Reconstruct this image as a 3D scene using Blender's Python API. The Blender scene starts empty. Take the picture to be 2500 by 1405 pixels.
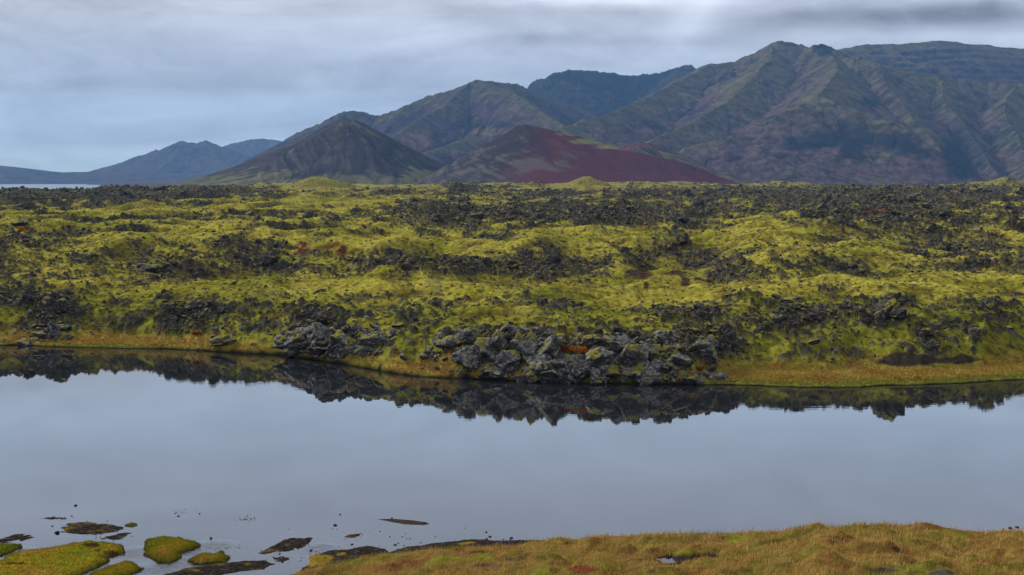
import bpy, bmesh, math, time
import numpy as np
from mathutils import noise as mnoise, Vector

T0 = time.time()
def log(*a): print('[%.1f]' % (time.time() - T0), *a)
RNG = np.random.default_rng(11)
SC = bpy.context.scene
COL = SC.collection
f32 = np.float32

# ------------------------------------------------------------------ camera model (photo pixels -> world)
F, CX, CY, HZ, CAMZ = 3472.2, 1250.0, 702.5, 438.0, 20.0
PITCH = math.atan((CY - HZ) / F)
cp, sp = math.cos(PITCH), math.sin(PITCH)
def ray(px, py):
    v = (CY - py) / F
    return np.array([(px - CX) / F, cp + v * sp, -sp + v * cp])
def P(px, py, D):
    d = ray(px, py); k = D / d[1]
    return np.array([d[0] * k, D, CAMZ + d[2] * k])
def G(px, py, z=0.0):
    d = ray(px, py); k = (z - CAMZ) / d[2]
    return np.array([d[0] * k, d[1] * k, z])
def proj(x, y, z):
    zc = z - CAMZ
    depth = y * cp - zc * sp
    up = y * sp + zc * cp
    return CX + F * x / depth, CY - F * up / depth

# ------------------------------------------------------------------ numpy noise
_ga = np.arange(256) * (2 * math.pi / 256)
_GX, _GY = np.cos(_ga).astype(f32), np.sin(_ga).astype(f32)
def _h(ix, iy, seed):
    h = (ix.astype(np.uint32) * np.uint32(374761393) + iy.astype(np.uint32) * np.uint32(668265263)
         + np.uint32((seed * 2246822519) & 0xffffffff))
    h = (h ^ (h >> np.uint32(13))) * np.uint32(1274126177)
    return h ^ (h >> np.uint32(16))
def perlin(x, y, seed=0):
    x = np.asarray(x, dtype=np.float64); y = np.asarray(y, dtype=np.float64)
    ix = np.floor(x).astype(np.int64); iy = np.floor(y).astype(np.int64)
    fx = (x - ix).astype(f32); fy = (y - iy).astype(f32)
    u = fx * fx * fx * (fx * (fx * 6 - 15) + 10); v = fy * fy * fy * (fy * (fy * 6 - 15) + 10)
    def g(dx, dy):
        k = _h(ix + dx, iy + dy, seed) & np.uint32(255)
        return _GX[k] * (fx - dx) + _GY[k] * (fy - dy)
    a = g(0, 0); b = g(1, 0); c = g(0, 1); d = g(1, 1)
    a = a + u * (b - a); c = c + u * (d - c)
    return (a + v * (c - a)) * 1.45
def fbm(x, y, octv=4, seed=0, gain=.5):
    s = 0; a = 1.0; t = 0; f = 1.0
    for i in range(octv):
        s = s + a * perlin(x * f + i * 17.3, y * f - i * 9.1, seed + i); t += a; a *= gain; f *= 2.03
    return s / t
def ridged(x, y, octv=3, seed=0, gain=.5):
    s = 0; a = 1.0; t = 0; f = 1.0
    for i in range(octv):
        n = 1 - np.abs(perlin(x * f + i * 5.7, y * f + i * 3.3, seed + i))
        s = s + a * n * n; t += a; a *= gain; f *= 2.07
    return s / t
def worley(x, y, seed=0):
    ix = np.floor(x).astype(np.int64); iy = np.floor(y).astype(np.int64)
    f1 = np.full(x.shape, 9.0, f32); f2 = f1.copy(); cid = np.zeros(x.shape, f32)
    for dx in (-1, 0, 1):
        for dy in (-1, 0, 1):
            h = _h(ix + dx, iy + dy, seed)
            px = ix + dx + (h & np.uint32(1023)).astype(f32) / 1023
            py = iy + dy + ((h >> np.uint32(10)) & np.uint32(1023)).astype(f32) / 1023
            d = np.sqrt((px - x) ** 2 + (py - y) ** 2).astype(f32)
            near = d < f1
            f2 = np.where(near, f1, np.minimum(f2, d))
            cid = np.where(near, ((h >> np.uint32(20)) & np.uint32(1023)).astype(f32) / 1023, cid)
            f1 = np.where(near, d, f1)
    return f1, f2, cid
def sstep(a, b, x):
    t = np.clip((x - a) / (b - a), 0, 1); return t * t * (3 - 2 * t)
def lerp(a, b, t): return a + (b - a) * t
def mixc(c, col, m):
    return c + (np.array(col, dtype=f32) - c) * np.clip(m, 0, 1)[..., None].astype(f32)
def blob(px, py, lst):
    o = np.zeros(px.shape, f32)
    for (x, y, rx, ry, s) in lst:
        o += s * np.exp(-((px - x) / rx) ** 2 - ((py - y) / ry) ** 2).astype(f32)
    return o

# ------------------------------------------------------------------ mesh helpers
def mk(name, verts, faces, mat, cols=None, smooth=True, parent=None, uv=None, loc=None):
    verts = np.ascontiguousarray(verts, dtype=f32).reshape(-1, 3)
    me = bpy.data.meshes.new(name)
    me.vertices.add(len(verts)); me.vertices.foreach_set('co', verts.ravel())
    if isinstance(faces, np.ndarray): faces = [faces]
    tot = []; idx = []
    for fa in faces:
        if len(fa) == 0: continue
        idx.append(fa.ravel()); tot.append(np.full(len(fa), fa.shape[1], np.int32))
    idx = np.concatenate(idx).astype(np.int32); tot = np.concatenate(tot)
    st = np.zeros(len(tot), np.int32); st[1:] = np.cumsum(tot)[:-1]
    me.loops.add(len(idx)); me.loops.foreach_set('vertex_index', idx)
    me.polygons.add(len(tot)); me.polygons.foreach_set('loop_start', st)
    try: me.polygons.foreach_set('loop_total', tot)
    except Exception: pass
    me.polygons.foreach_set('use_smooth', np.full(len(tot), smooth, bool))
    me.update(calc_edges=True)
    if cols is not None:
        ca = me.color_attributes.new('Col', 'FLOAT_COLOR', 'POINT')
        c4 = np.ones((len(verts), 4), f32); c4[:, :3] = cols.reshape(-1, 3)
        ca.data.foreach_set('color', c4.ravel())
    if uv is not None:
        at = me.attributes.new('flow', 'FLOAT_VECTOR', 'POINT')
        v3 = np.zeros((len(verts), 3), f32); v3[:, :uv.shape[-1]] = uv.reshape(-1, uv.shape[-1])
        at.data.foreach_set('vector', v3.ravel())
    me.materials.append(mat)
    o = bpy.data.objects.new(name, me); COL.objects.link(o)
    if parent is not None: o.parent = parent
    if loc is not None: o.location = loc
    return o
def grid_faces(nr, nc, keep=None):
    i = np.arange(nr * nc, dtype=np.int64).reshape(nr, nc)
    q = np.stack([i[:-1, :-1], i[:-1, 1:], i[1:, 1:], i[1:, :-1]], -1)
    if keep is not None: q = q[keep]
    return q.reshape(-1, 4)
def compact(verts, faces, *arrs):
    used = np.unique(faces); mp = np.full(len(verts), -1, np.int64); mp[used] = np.arange(len(used))
    return (verts[used], mp[faces]) + tuple(a.reshape(len(verts), -1)[used] for a in arrs)
def tag(o, label=None, cat=None, group=None, kind=None):
    if label: o['label'] = label
    if cat: o['category'] = cat
    if group: o['group'] = group
    if kind: o['kind'] = kind
    return o
def empty(name, loc):
    o = bpy.data.objects.new(name, None); COL.objects.link(o); o.location = loc; o.empty_display_size = .3
    return o

# ------------------------------------------------------------------ materials
class NT:
    def __init__(s, nt): s.nt = nt; s.n = nt.nodes; s.l = nt.links
    def node(s, t, **kw):
        n = s.n.new(t)
        for k, v in kw.items(): setattr(n, k, v)
        return n
    def put(s, sock, v):
        if isinstance(v, bpy.types.NodeSocket): s.l.new(v, sock)
        elif v is not None: sock.default_value = v
    def math(s, op, a, b=None, c=None, clamp=False):
        n = s.node('ShaderNodeMath', operation=op, use_clamp=clamp); s.put(n.inputs[0], a)
        if b is not None: s.put(n.inputs[1], b)
        if c is not None: s.put(n.inputs[2], c)
        return n.outputs[0]
    def mix(s, fac, a, b, blend='MIX'):
        n = s.node('ShaderNodeMix', data_type='RGBA', blend_type=blend); s.put(n.inputs[0], fac)
        s.put(n.inputs[6], a if isinstance(a, bpy.types.NodeSocket) else (*a, 1)[:4])
        s.put(n.inputs[7], b if isinstance(b, bpy.types.NodeSocket) else (*b, 1)[:4])
        return n.outputs[2]
    def noise(s, vec, scale, detail=4, rough=.55, dist=0, out=0):
        n = s.node('ShaderNodeTexNoise'); s.put(n.inputs['Vector'], vec); s.put(n.inputs['Scale'], scale)
        n.inputs['Detail'].default_value = detail; n.inputs['Roughness'].default_value = rough
        n.inputs['Distortion'].default_value = dist
        return n.outputs[out]
    def ramp(s, fac, lo, hi, a=0.0, b=1.0):
        n = s.node('ShaderNodeMapRange', interpolation_type='SMOOTHSTEP'); s.put(n.inputs[0], fac)
        for i, v in enumerate((lo, hi, a, b)): s.put(n.inputs[i + 1], v)
        return n.outputs[0]
    def vmul(s, vec, k):
        n = s.node('ShaderNodeVectorMath', operation='MULTIPLY'); s.put(n.inputs[0], vec); n.inputs[1].default_value = k
        return n.outputs[0]
    def sep(s, vec):
        n = s.node('ShaderNodeSeparateXYZ'); s.put(n.inputs[0], vec); return n.outputs
    def bump(s, h, strength, dist, normal=None):
        n = s.node('ShaderNodeBump'); s.put(n.inputs['Height'], h); s.put(n.inputs['Strength'], strength)
        n.inputs['Distance'].default_value = dist
        if normal is not None: s.put(n.inputs['Normal'], normal)
        return n.outputs[0]
def material(name):
    m = bpy.data.materials.new(name); m.use_nodes = True
    t = NT(m.node_tree); b = m.node_tree.nodes['Principled BSDF']
    b.inputs['Specular IOR Level'].default_value = .0
    return m, t, b

def mat_ground(name, s1, s2, bumpd, contrast=.5, rough=.9, detail_bump=1.0):
    """vertex colour zones times two scales of procedural mottling, with bump"""
    m, t, b = material(name)
    at = t.node('ShaderNodeAttribute', attribute_name='Col')
    pos = t.node('ShaderNodeNewGeometry').outputs['Position']
    n1 = t.noise(pos, s1, 5, .6); n2 = t.noise(pos, s2, 4, .65)
    k = t.math('ADD', t.ramp(n1, .25, .75, 1 - contrast, 1 + contrast * .7), t.ramp(n2, .3, .7, -contrast * .45, contrast * .45))
    cmb = t.node('ShaderNodeCombineXYZ')
    for i in range(3): t.l.new(k, cmb.inputs[i])
    c = t.mix(1.0, at.outputs['Color'], cmb.outputs[0], 'MULTIPLY')
    t.l.new(c, b.inputs['Base Color']); b.inputs['Roughness'].default_value = rough
    t.l.new(t.bump(t.math('ADD', n1, t.math('MULTIPLY', n2, .5)), detail_bump, bumpd), b.inputs['Normal'])
    return m

def mat_mountain(name, flow_k=(1 / 30., 1 / 260.), sa=.2, na=.5, bmp=6.0):
    m, t, b = material(name)
    at = t.node('ShaderNodeAttribute', attribute_name='Col')
    fl = t.node('ShaderNodeAttribute', attribute_name='flow')
    pos = t.node('ShaderNodeNewGeometry').outputs['Position']
    fv = t.vmul(fl.outputs['Vector'], (flow_k[0], flow_k[1], 1))
    streak = t.noise(fv, 1.0, 5, .6)
    n2 = t.noise(pos, .03, 6, .7)
    k = t.math('ADD', t.ramp(streak, .3, .7, 1 - sa, 1 + sa), t.ramp(n2, .32, .68, -na, na))
    cmb = t.node('ShaderNodeCombineXYZ')
    for i in range(3): t.l.new(k, cmb.inputs[i])
    c = t.mix(1.0, at.outputs['Color'], cmb.outputs[0], 'MULTIPLY')
    t.l.new(c, b.inputs['Base Color']); b.inputs['Roughness'].default_value = .95
    b.inputs['Specular IOR Level'].default_value = .0
    t.l.new(t.bump(t.math('ADD', streak, n2), .8, bmp), b.inputs['Normal'])
    return m

def mat_rock(name, moss=0.5, lichen=.55, base=(.036, .035, .035), wet=False):
    m, t, b = material(name)
    g = t.node('ShaderNodeNewGeometry'); pos = g.outputs['Position']; nz = t.sep(g.outputs['Normal'])[2]
    n1 = t.noise(pos, .9, 6, .7); n2 = t.noise(pos, 4.5, 5, .7); n3 = t.noise(pos, 2.2, 6, .75, .6)
    c = t.mix(t.ramp(n1, .3, .72), (base[0] * .55, base[1] * .55, base[2] * .55), (base[0] * 2.3, base[1] * 2.25, base[2] * 2.2))
    c = t.mix(t.ramp(n2, .52, .72, 0, .6), c, (base[0] * .4, base[1] * .38, base[2] * .36))
    lich = t.math('MULTIPLY', t.ramp(n3, 1.0 - .36 * lichen - .16, 1.0 - .36 * lichen), t.ramp(nz, -.3, .5))
    c = t.mix(t.math('MULTIPLY', lich, .8), c, (.30, .30, .27))
    mo = t.math('ADD', nz, t.ramp(t.noise(pos, .55, 5, .65), .3, .7, -.75, .75))
    mo = t.math('ADD', mo, t.ramp(n2, .3, .7, -.2, .2))
    mossc = t.mix(n2, (.11, .10, .014), (.27, .24, .032))
    if moss > 0:
        c = t.mix(t.ramp(mo, 1.62 - moss, 1.78 - moss), c, mossc)
    t.l.new(c, b.inputs['Base Color']); b.inputs['Roughness'].default_value = .5 if wet else .85; b.inputs['Specular IOR Level'].default_value = .12 if wet else .06
    t.l.new(t.bump(t.math('ADD', n2, n1), .9, .12), b.inputs['Normal'])
    return m

def mat_blade(name, rough=.7):
    m, t, b = material(name)
    at = t.node('ShaderNodeAttribute', attribute_name='Col')
    t.l.new(at.outputs['Color'], b.inputs['Base Color']); b.inputs['Roughness'].default_value = rough
    return m

def mat_water(name, ior, body, ripple_zones=(), rough=.015):
    m, t, b = material(name)
    pos = t.node('ShaderNodeNewGeometry').outputs['Position']
    b.inputs['Base Color'].default_value = (*body, 1); b.inputs['Roughness'].default_value = rough
    b.inputs['IOR'].default_value = ior; b.inputs['Specular IOR Level'].default_value = .5
    n1 = t.noise(t.vmul(pos, (.7, 1.6, 1)), 1.0, 3, .5)
    n2 = t.noise(t.vmul(pos, (.05, .09, 1)), 1.0, 3, .5)
    h = t.math('MULTIPLY', n1, t.ramp(n2, .35, .7, .15, 1.0))
    nrm = t.bump(h, 1.0, .0045)
    if ripple_zones:
        tot = None
        for (c, r) in ripple_zones:
            dn = t.node('ShaderNodeVectorMath', operation='DISTANCE'); t.put(dn.inputs[0], pos); dn.inputs[1].default_value = c
            zz = t.ramp(dn.outputs['Value'], r, r * .25)
            tot = zz if tot is None else t.math('MAXIMUM', tot, zz)
        r1 = t.noise(t.vmul(pos, (2.2, 3.2, 1)), 1.0, 5, .65, .5)
        nrm = t.bump(t.math('MULTIPLY', r1, tot), 1.0, .045, nrm)
    t.l.new(nrm, b.inputs['Normal'])
    return m

M_LAVA = mat_ground('moss_and_lava', 1.1, 5.0, .16, .45)
M_FG = mat_ground('heath_turf', 3.0, 14.0, .05, .45)
M_ISLE = mat_ground('islet_turf', 2.2, 11.0, .07, .35)
M_GRAV = mat_ground('wet_black_gravel', 6.0, 22.0, .05, .75, .7)
M_PLAIN = mat_ground('outwash_plain', .02, .12, 1.0, .4)
M_MTN = mat_mountain('mountain_slopes')
M_CONE = mat_mountain('cinder_slopes', (1 / 9., 1 / 110.), .42, .3, 2.0)
M_RED = mat_mountain('red_cinder_slopes', (1 / 9., 1 / 110.), .12, .14, .8)
M_ROCK = mat_rock('mossy_lava_rock', .72, .5, (.040, .038, .037))
M_CLIFF = mat_rock('lichen_lava_rock', .76, 1.1, (.051, .049, .047))
M_RUB = mat_rock('lava_rubble_rock', .66, .4, (.040, .038, .037))
M_WETROCK = mat_rock('wet_black_rock', 0, .1, (.022, .021, .02), True)
M_BLADE = mat_blade('grass_blades')
M_LEAF = mat_blade('shrub_leaves', .6)
M_STEM = mat_blade('shrub_stems', .8)

# ------------------------------------------------------------------ lava field beyond the lake
shore_px = [(-700, 832), (-300, 838), (0, 845), (60, 843), (110, 848), (200, 850), (300, 852), (400, 853), (500, 858), (600, 865), (680, 868), (750, 878),
            (830, 890), (900, 902), (960, 913), (1010, 920), (1100, 925), (1200, 929), (1300, 934), (1400, 937), (1500, 938), (1600, 940),
            (1680, 940), (1760, 940), (1850, 943), (1950, 947), (2050, 948), (2100, 947), (2150, 944), (2250, 942), (2350, 937),
            (2430, 932), (2500, 928), (2800, 910), (3200, 890)]
bank_px = [(-700, 818), (-300, 822), (0, 830), (200, 832), (330, 833), (450, 840), (560, 851), (650, 862), (700, 867), (760, 872), (830, 882), (900, 893),
           (980, 903), (1060, 906), (1200, 918), (1300, 930), (1500, 933), (1650, 930), (1740, 908), (1850, 906), (2000, 906), (2100, 902),
           (2250, 904), (2400, 896), (2500, 882), (2800, 868), (3200, 850)]
def polar(pts, z):
    q = np.array([G(a, b, z) for a, b in pts]); return np.arctan2(q[:, 0], q[:, 1]), np.hypot(q[:, 0], q[:, 1])
sh_t, sh_r = polar(shore_px, 0.0); bk_t, bk_r = polar(bank_px, .5)
def shore_r(th): return np.interp(th, sh_t, sh_r)

MOUNDS = [(1640, 648, 120, 228), (1440, 556, 170, 330), (780, 583, 110, 305), (780, 472, 120, 700), (765, 434, 125, 1100),
          (1430, 431, 100, 1150), (1118, 444, 52, 1000), (1900, 448, 110, 1300), (350, 505, 130, 520), (430, 562, 80, 380),
          (1080, 574, 200, 345), (2270, 660, 190, 216), (2460, 440, 70, 1300), (1300, 447, 90, 1250), (1545, 449, 60, 1250), (1670, 450, 70, 1300), (560, 452, 80, 1350), (960, 450, 80, 1300), (330, 456, 80, 1350),
          (60, 462, 60, 1300), (570, 640, 120, 250), (1900, 610, 160, 270), (2200, 585, 160, 320), (160, 655, 130, 235),
          (900, 655, 140, 246), (1250, 690, 200, 205), (300, 700, 170, 205), (2000, 690, 140, 205), (2350, 545, 140, 390), (640, 545, 130, 430)]
ROCKY = [(150, 790, 150, 40, .5), (60, 740, 90, 40, .45), (430, 780, 40, 20, .6), (560, 800, 80, 30, .3), (1170, 835, 60, 22, .5), (1480, 860, 260, 50, .55),
         (1690, 790, 90, 45, .7), (2170, 760, 60, 40, .7), (2350, 800, 90, 50, .5), (1950, 800, 150, 40, .35), (370, 645, 55, 20, .9), (660, 640, 45, 32, .7), (980, 640, 90, 15, .9),
         (1100, 652, 120, 14, .7), (1310, 655, 150, 25, 1.0), (1700, 650, 60, 30, .9), (2340, 632, 100, 26, .7), (1550, 530, 240, 34, 1.25),
         (1100, 522, 240, 28, 1.25), (2200, 520, 340, 44, 1.1), (2050, 475, 450, 15, .6), (300, 474, 420, 15, 1.3), (120, 480, 180, 20, 1.1), (1500, 470, 500, 8, .4), (2150, 478, 420, 14, .6),
         (450, 600, 120, 20, .45), (250, 565, 250, 25, .5), (1250, 745, 100, 10, .4), (1380, 748, 90, 12, .6), (1120, 458, 45, 14, 1.0),
         (1930, 738, 26, 8, 1), (1060, 742, 12, 8, 1), (1180, 712, 20, 6, .8), (1300, 600, 100, 20, .5), (130, 610, 150, 25, .4), (2430, 750, 40, 30, .6)]
SMOOTHY = [(1150, 695, 420, 28, .6), (1600, 725, 260, 32, .55), (900, 588, 200, 14, .8), (780, 490, 130, 18, 1.2), (2260, 690, 200, 24, .7),
           (650, 705, 300, 26, .5), (1430, 450, 70, 16, 1.2), (330, 520, 110, 10, .9), (1640, 680, 110, 28, .6), (1440, 575, 150, 18, .5),
           (760, 448, 80, 12, 1.0), (430, 575, 70, 14, .8), (1900, 560, 120, 12, .5), (900, 455, 200, 8, .5), (2050, 830, 200, 30, .3)]
RED = [(735, 608, 24, 18, 1.3), (820, 608, 36, 17, 1.5), (2140, 520, 34, 6, 1.6), (500, 463, 22, 3, 1), (1090, 875, 40, 18, 1.3), (1150, 872, 28, 16, 1.1), (1680, 890, 22, 22, 1.2),
       (1700, 850, 15, 22, 1.0), (1540, 895, 18, 6, 1.0), (2030, 730, 30, 10, .8), (1250, 752, 24, 12, .7), (480, 823, 18, 6, .9)]
DARKSOIL = [(2200, 880, 64, 16, 1.7), (2320, 879, 80, 12, 1.6), (1555, 668, 34, 13, 1.5), (1650, 668, 40, 10, 1.1), (1672, 690, 12, 12, 1.3), (1710, 684, 18, 6, 1.2), (1578, 698, 8, 9, 1.2),
            (1300, 600, 40, 9, .8), (1060, 462, 40, 8, .5)]

def lava_height(x, y, r, th, full=True):
    """height of the ground at world points; r, th are polar about the viewpoint's foot"""
    rs = np.interp(th, sh_t, sh_r); w = np.maximum(np.interp(th, bk_t, bk_r) - rs, .6)
    wob = perlin(x / 9, y / 9, 5) * 1.2 + perlin(x / 2.5, y / 2.5, 6) * .35
    s = r - rs + wob * sstep(0, 4, w) * .5
    s2 = np.maximum(s - w, 0)
    px0 = CX + F * np.tan(th)
    cliff = sstep(640, 720, px0) * (1 - sstep(1760, 1840, px0)) * (1 - .6 * sstep(880, 930, px0) * (1 - sstep(1040, 1090, px0)))
    L = lerp(8.0, 4.2, cliff)
    rise = 4.7 * (1 - np.exp(-s2 / L)) * lerp(1.10, .92, cliff)
    bank = np.where(s < 0, np.maximum(s * .35, -1.2), .10 + .34 * sstep(0, 1, s / w)) * np.where(s < 0, 1, sstep(0, .5, s))
    far = np.maximum(r - 205, 0)
    base = bank + rise + np.minimum(far, 1400) * .0036
    ramp = sstep(2, 30, s2)
    # rolling mounds, growing with distance
    fade = 1 - sstep(900, 1500, r) * .3
    ramp2 = sstep(8, 75, s2)
    calm = np.zeros(x.shape, f32); mb = np.zeros(x.shape, f32)
    for (mx, my, hw, D) in MOUNDS:
        c = P(mx, my, D); sg = hw / F * D * .62
        q = ((x - c[0]) / sg) ** 2 + ((y - D) / (sg * 1.15)) ** 2
        bm = 5.0 + max(D - 205, 0) * .0036
        mb = np.maximum(mb, (c[2] - bm) * np.exp(-q ** .85).astype(f32))
        calm = np.maximum(calm, np.exp(-(((x - c[0]) / (sg * 1.5)) ** 2) - ((y - D + sg) / (sg * 2.2)) ** 2).astype(f32))
    r1 = (1.02 - np.sqrt(perlin(x / 58, y / 88, 21) ** 2 + .010)) ** 2; r2 = (1.03 - np.sqrt(perlin(x / 25 + .3, y / 38, 33) ** 2 + .018)) ** 2; r3 = fbm(x / 11, y / 11, 2, 35)
    base = base + (1 - .75 * calm) * fade * (ramp2 * ((r1 - .45) * 5.6 + (r2 - .42) * 4.4) + ramp * (r2 - .5) * .9) + ramp * r3 * .7
    base = base + fbm(x / 260, y / 330, 2, 55) * 3.0 * sstep(450, 900, r) * (1 - calm)
    base = base + mb + np.maximum(fbm(x / 95, y / 120, 3, 58) + .1, 0) * 7.5 * sstep(650, 950, r) * (1 - .6 * calm)
    # limit: nothing but the named knolls may climb past the far skyline
    pxa = CX + F * np.tan(th)
    lim = CAMZ - (np.interp(pxa, [-400, 0, 270, 420, 700, 2500], [471, 471, 470, 463, 459, 458]) - 22 * fbm(x / 75, y / 160, 3, 57) - HZ) / F * r
    over = base - lim
    base = np.where((over > 0) & (r > 420), lim + np.minimum(over, 1e9) * lerp(1, .3, np.clip(1 - blob(*proj(x, y, base), [(765, 440, 110, 40, 2), (1430, 440, 90, 40, 2), (1120, 445, 70, 30, 2), (2460, 440, 90, 30, 2), (1900, 446, 120, 20, 1), (1300, 448, 90, 20, 2), (1545, 450, 70, 20, 2), (1670, 450, 70, 20, 1.5)]), 0, 1)), base)
    # the edge of the flow falls to the plain / to the sea
    px1 = CX + F * np.tan(th)
    edge = np.interp(px1, [-800, 0, 300, 420, 700, 1200, 1800, 2500, 3200], [1450, 1450, 1450, 1500, 1900, 2100, 2200, 2200, 2200])
    base = base - sstep(edge - 60, edge + 120, r) * 26
    top = ((r1 - .45) * 1.1 + (r2 - .42) * 1.3) * ramp2 * (1 - calm) + np.clip(mb, 0, 3) * .25
    return base, s, s2, w, cliff, top

def lava_full(x, y, r, th):
    z, s, s2, w, cliff, top = lava_height(x, y, r, th)
    px, py = proj(x, y, z)
    sc = np.clip(r / 260, .75, 4.0)                          # coarser lumps matter farther away
    region = fbm(x / 42, y / 60, 4, 71) + .55 * fbm(x / 11, y / 14, 3, 72)
    gz = np.gradient(z, axis=0) / np.maximum(np.gradient(r, axis=0), 1e-3); gx_ = np.gradient(z, axis=1) / np.maximum(np.abs(np.gradient(x, axis=1)), 1e-3)
    steep = np.sqrt(gz * gz + gx_ * gx_)
    steepm = sstep(.16, .55, steep + .10 * fbm(x / 7, y / 8, 3, 73)) * sstep(4, 25, s2)
    bl = blob(px, py, ROCKY); sm = blob(px, py, SMOOTHY)
    meso = fbm(x / 9, y / 11, 4, 74)
    R = .38 + .50 * region + .62 * bl - .85 * sm + .55 * meso + .30 * steepm - .50 * top
    R = R + .14 * sstep(650, 1000, r)
    R = R + .55 * cliff * (1 - sstep(2.5, 8.0, s2)) * sstep(.2, 1, s2) + .06 * sstep(300, 600, r)
    R = (.72 * sstep(.36, .95, R) + .26 * sstep(.05, .55, R)) * sstep(.0, 2.5, s2)
    red = blob(px, py, RED); soil = blob(px, py, DARKSOIL)
    R = R * (1 - np.clip(soil, 0, .85)) * (1 - np.clip(red * .6, 0, .7))
    land = sstep(0, 3, s2)
    # moss hummocks
    hm = fbm(x / 4.6, y / 5.2, 3, 81); hm2 = fbm(x / 1.5, y / 1.6, 3, 83)
    cu = np.sqrt(np.abs(perlin(x / 2.1, y / 2.3, 85)) + .02)
    z = z + land * (hm * .62 + hm2 * .24 + (cu - .45) * .42 * (1 - .5 * sstep(350, 700, r)) + fbm(x / 9, y / 10, 2, 87) * .8 * sstep(250, 500, r)) * (1 - .45 * np.clip(blob(px, py, SMOOTHY), 0, 1))
    R = np.clip(R * (.75 + 1.3 * lerp(fbm(x / 4.2, y / 5.0, 3, 95), fbm(x / 11, y / 14, 3, 96), sstep(200, 600, r))) * 1.25, 0, 1)
    farw = sstep(230, 480, r)
    f1, f2, c1 = worley(x / 2.5 + hm * .3, y / 2.7 + hm2 * .3, 90)
    st0 = (c1 < R * farw) * sstep(0, .2, f2 - f1)
    z = z + st0 * (.2 + .9 * (c1 * 7 % 1)) * (.5 + .6 * (1 - f1))
    f1, f2, c1 = worley(x / 1.15 + hm * .3, y / 1.25 + hm2 * .3, 91)
    st1 = (c1 < R * 1.0) * sstep(0, .22, f2 - f1)
    z = z + st1 * (.12 + .50 * (c1 * 7 % 1)) * (.55 + .6 * (1 - f1))
    g1, g2, d1 = worley(x / .58 + hm2 * .4, y / .66, 93)
    Rs = np.clip(R * 1.0 + .10 + .26 * fbm(x / 3, y / 4, 2, 94), 0, 1) * land
    st2 = (d1 < Rs * .75) * sstep(0, .25, g2 - g1)
    z = z + st2 * (.08 + .26 * (d1 * 5 % 1))
    rockm = np.clip(np.maximum(np.maximum(st0 * .95, st1), st2 * .9), 0, 1)
    # bank tussocks
    onbank = (1 - land) * (s > 0)
    z = z + onbank * (np.abs(hm2) * .28 + np.abs(hm) * .12) * sstep(.3, 1.2, s)
    # ---- colours: what grows or lies there, with mound shading painted in
    v1 = fbm(x / 15, y / 19, 3, 101); v2 = fbm(x / 3.1, y / 3.6, 3, 103)
    c = np.zeros(x.shape + (3,), f32) + np.array([.215, .188, .026], f32)
    c = mixc(c, (.325, .290, .044), sstep(-.15, .6, .6 * v1 + .5 * v2 + .55 * top + .12))  # mound tops painted brighter, as lit from above
    c = mixc(c, (.165, .150, .062), sstep(.15, .55, fbm(x / 7, y / 9, 3, 102)) * .6)
    c = mixc(c, (.165, .180, .018), sstep(-.1, .5, -v1 + .5 * v2) * .85)
    c = mixc(c, (.140, .150, .014), (1 - sstep(6, 34, s2 + 8 * v1)) * .6)
    c = mixc(c, (.095, .070, .016), sstep(.0, .45, -hm * .8 + .6 * fbm(x / 6, y / 8, 2, 107)) * .75)   # hollows browned and darkened, their shade painted into the moss
    c = mixc(c, (.085, .066, .022), steepm * (.62 + .5 * v2)); c = mixc(c, (.105, .088, .022), sstep(.05, .6, -top) * .55)                                          # thin cover on steep faces; faces below tops painted darker, as shaded
    c = mixc(c, (.215, .195, .060), sstep(550, 1100, r) * .6)
    spk = perlin(x / .55, y / .8, 121) + .6 * perlin(x / .24, y / .35, 122); spk = lerp(spk, perlin(x / 1.5, y / 2.2, 123) + .6 * perlin(x / .7, y / 1.0, 124), sstep(220, 500, r))
    c = mixc(c, (.060, .050, .014), sstep(.25, .8, spk) * .75)
    rocky = mixc(np.zeros_like(c) + np.array([.030, .028, .028], f32), (.075, .071, .069), sstep(-.2, .5, fbm(x / .8, y / .9, 3, 109)))
    c = c + (rocky - c) * (rockm * (.93))[..., None].astype(f32)
    c = mixc(c, (.060, .050, .040), R * (1 - rockm) * .45)
    cr = mixc(np.zeros_like(c) + np.array([.070, .022, .018], f32), (.11, .035, .022), v2 + .5)
    pat = sstep(.25, .8, red * (.65 + .9 * fbm(x / 2.2, y / 7, 3, 111)) )
    c = c + (cr - c) * (pat * .95)[..., None]
    pat2 = sstep(.3, .75, soil * (.8 + .7 * fbm(x / 2.0, y / 3, 3, 113)))
    c = c + (mixc(np.zeros_like(c) + np.array([.052, .029, .024], f32), (.032, .025, .024), v1 + .5) - c) * (pat2 * .95)[..., None]
    # bank: orange and straw sedge, a greener lip, black waterline
    straw = mixc(np.zeros_like(c) + np.array([.30, .190, .040], f32), (.24, .21, .035), sstep(-.3, .3, v2 + v1))
    straw = mixc(straw, (.22, .105, .024), sstep(.2, .6, fbm(x / 5, y / 3, 3, 117)))
    straw = mixc(straw, (.14, .17, .025), (1 - sstep(.12, .5, s / w + .15 * v1)) * .8)
    straw = mixc(straw, (.035, .030, .024), sstep(.25, .5, fbm(x / 1.3, y / 1.3, 3, 119)))
    ob = (1 - sstep(0, 2.2, s2 + v2 * 1.5)) * (1 - pat2)
    c = c + (straw - c) * ob[..., None].astype(f32)
    c = mixc(c, (.012, .010, .008), 1 - sstep(.15, .75, s + .25 * v2))
    info = dict(R=R, px=px, py=py, s=s, s2=s2, w=w, cliff=cliff, rockm=rockm, land=land)
    return z, c, info

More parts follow.
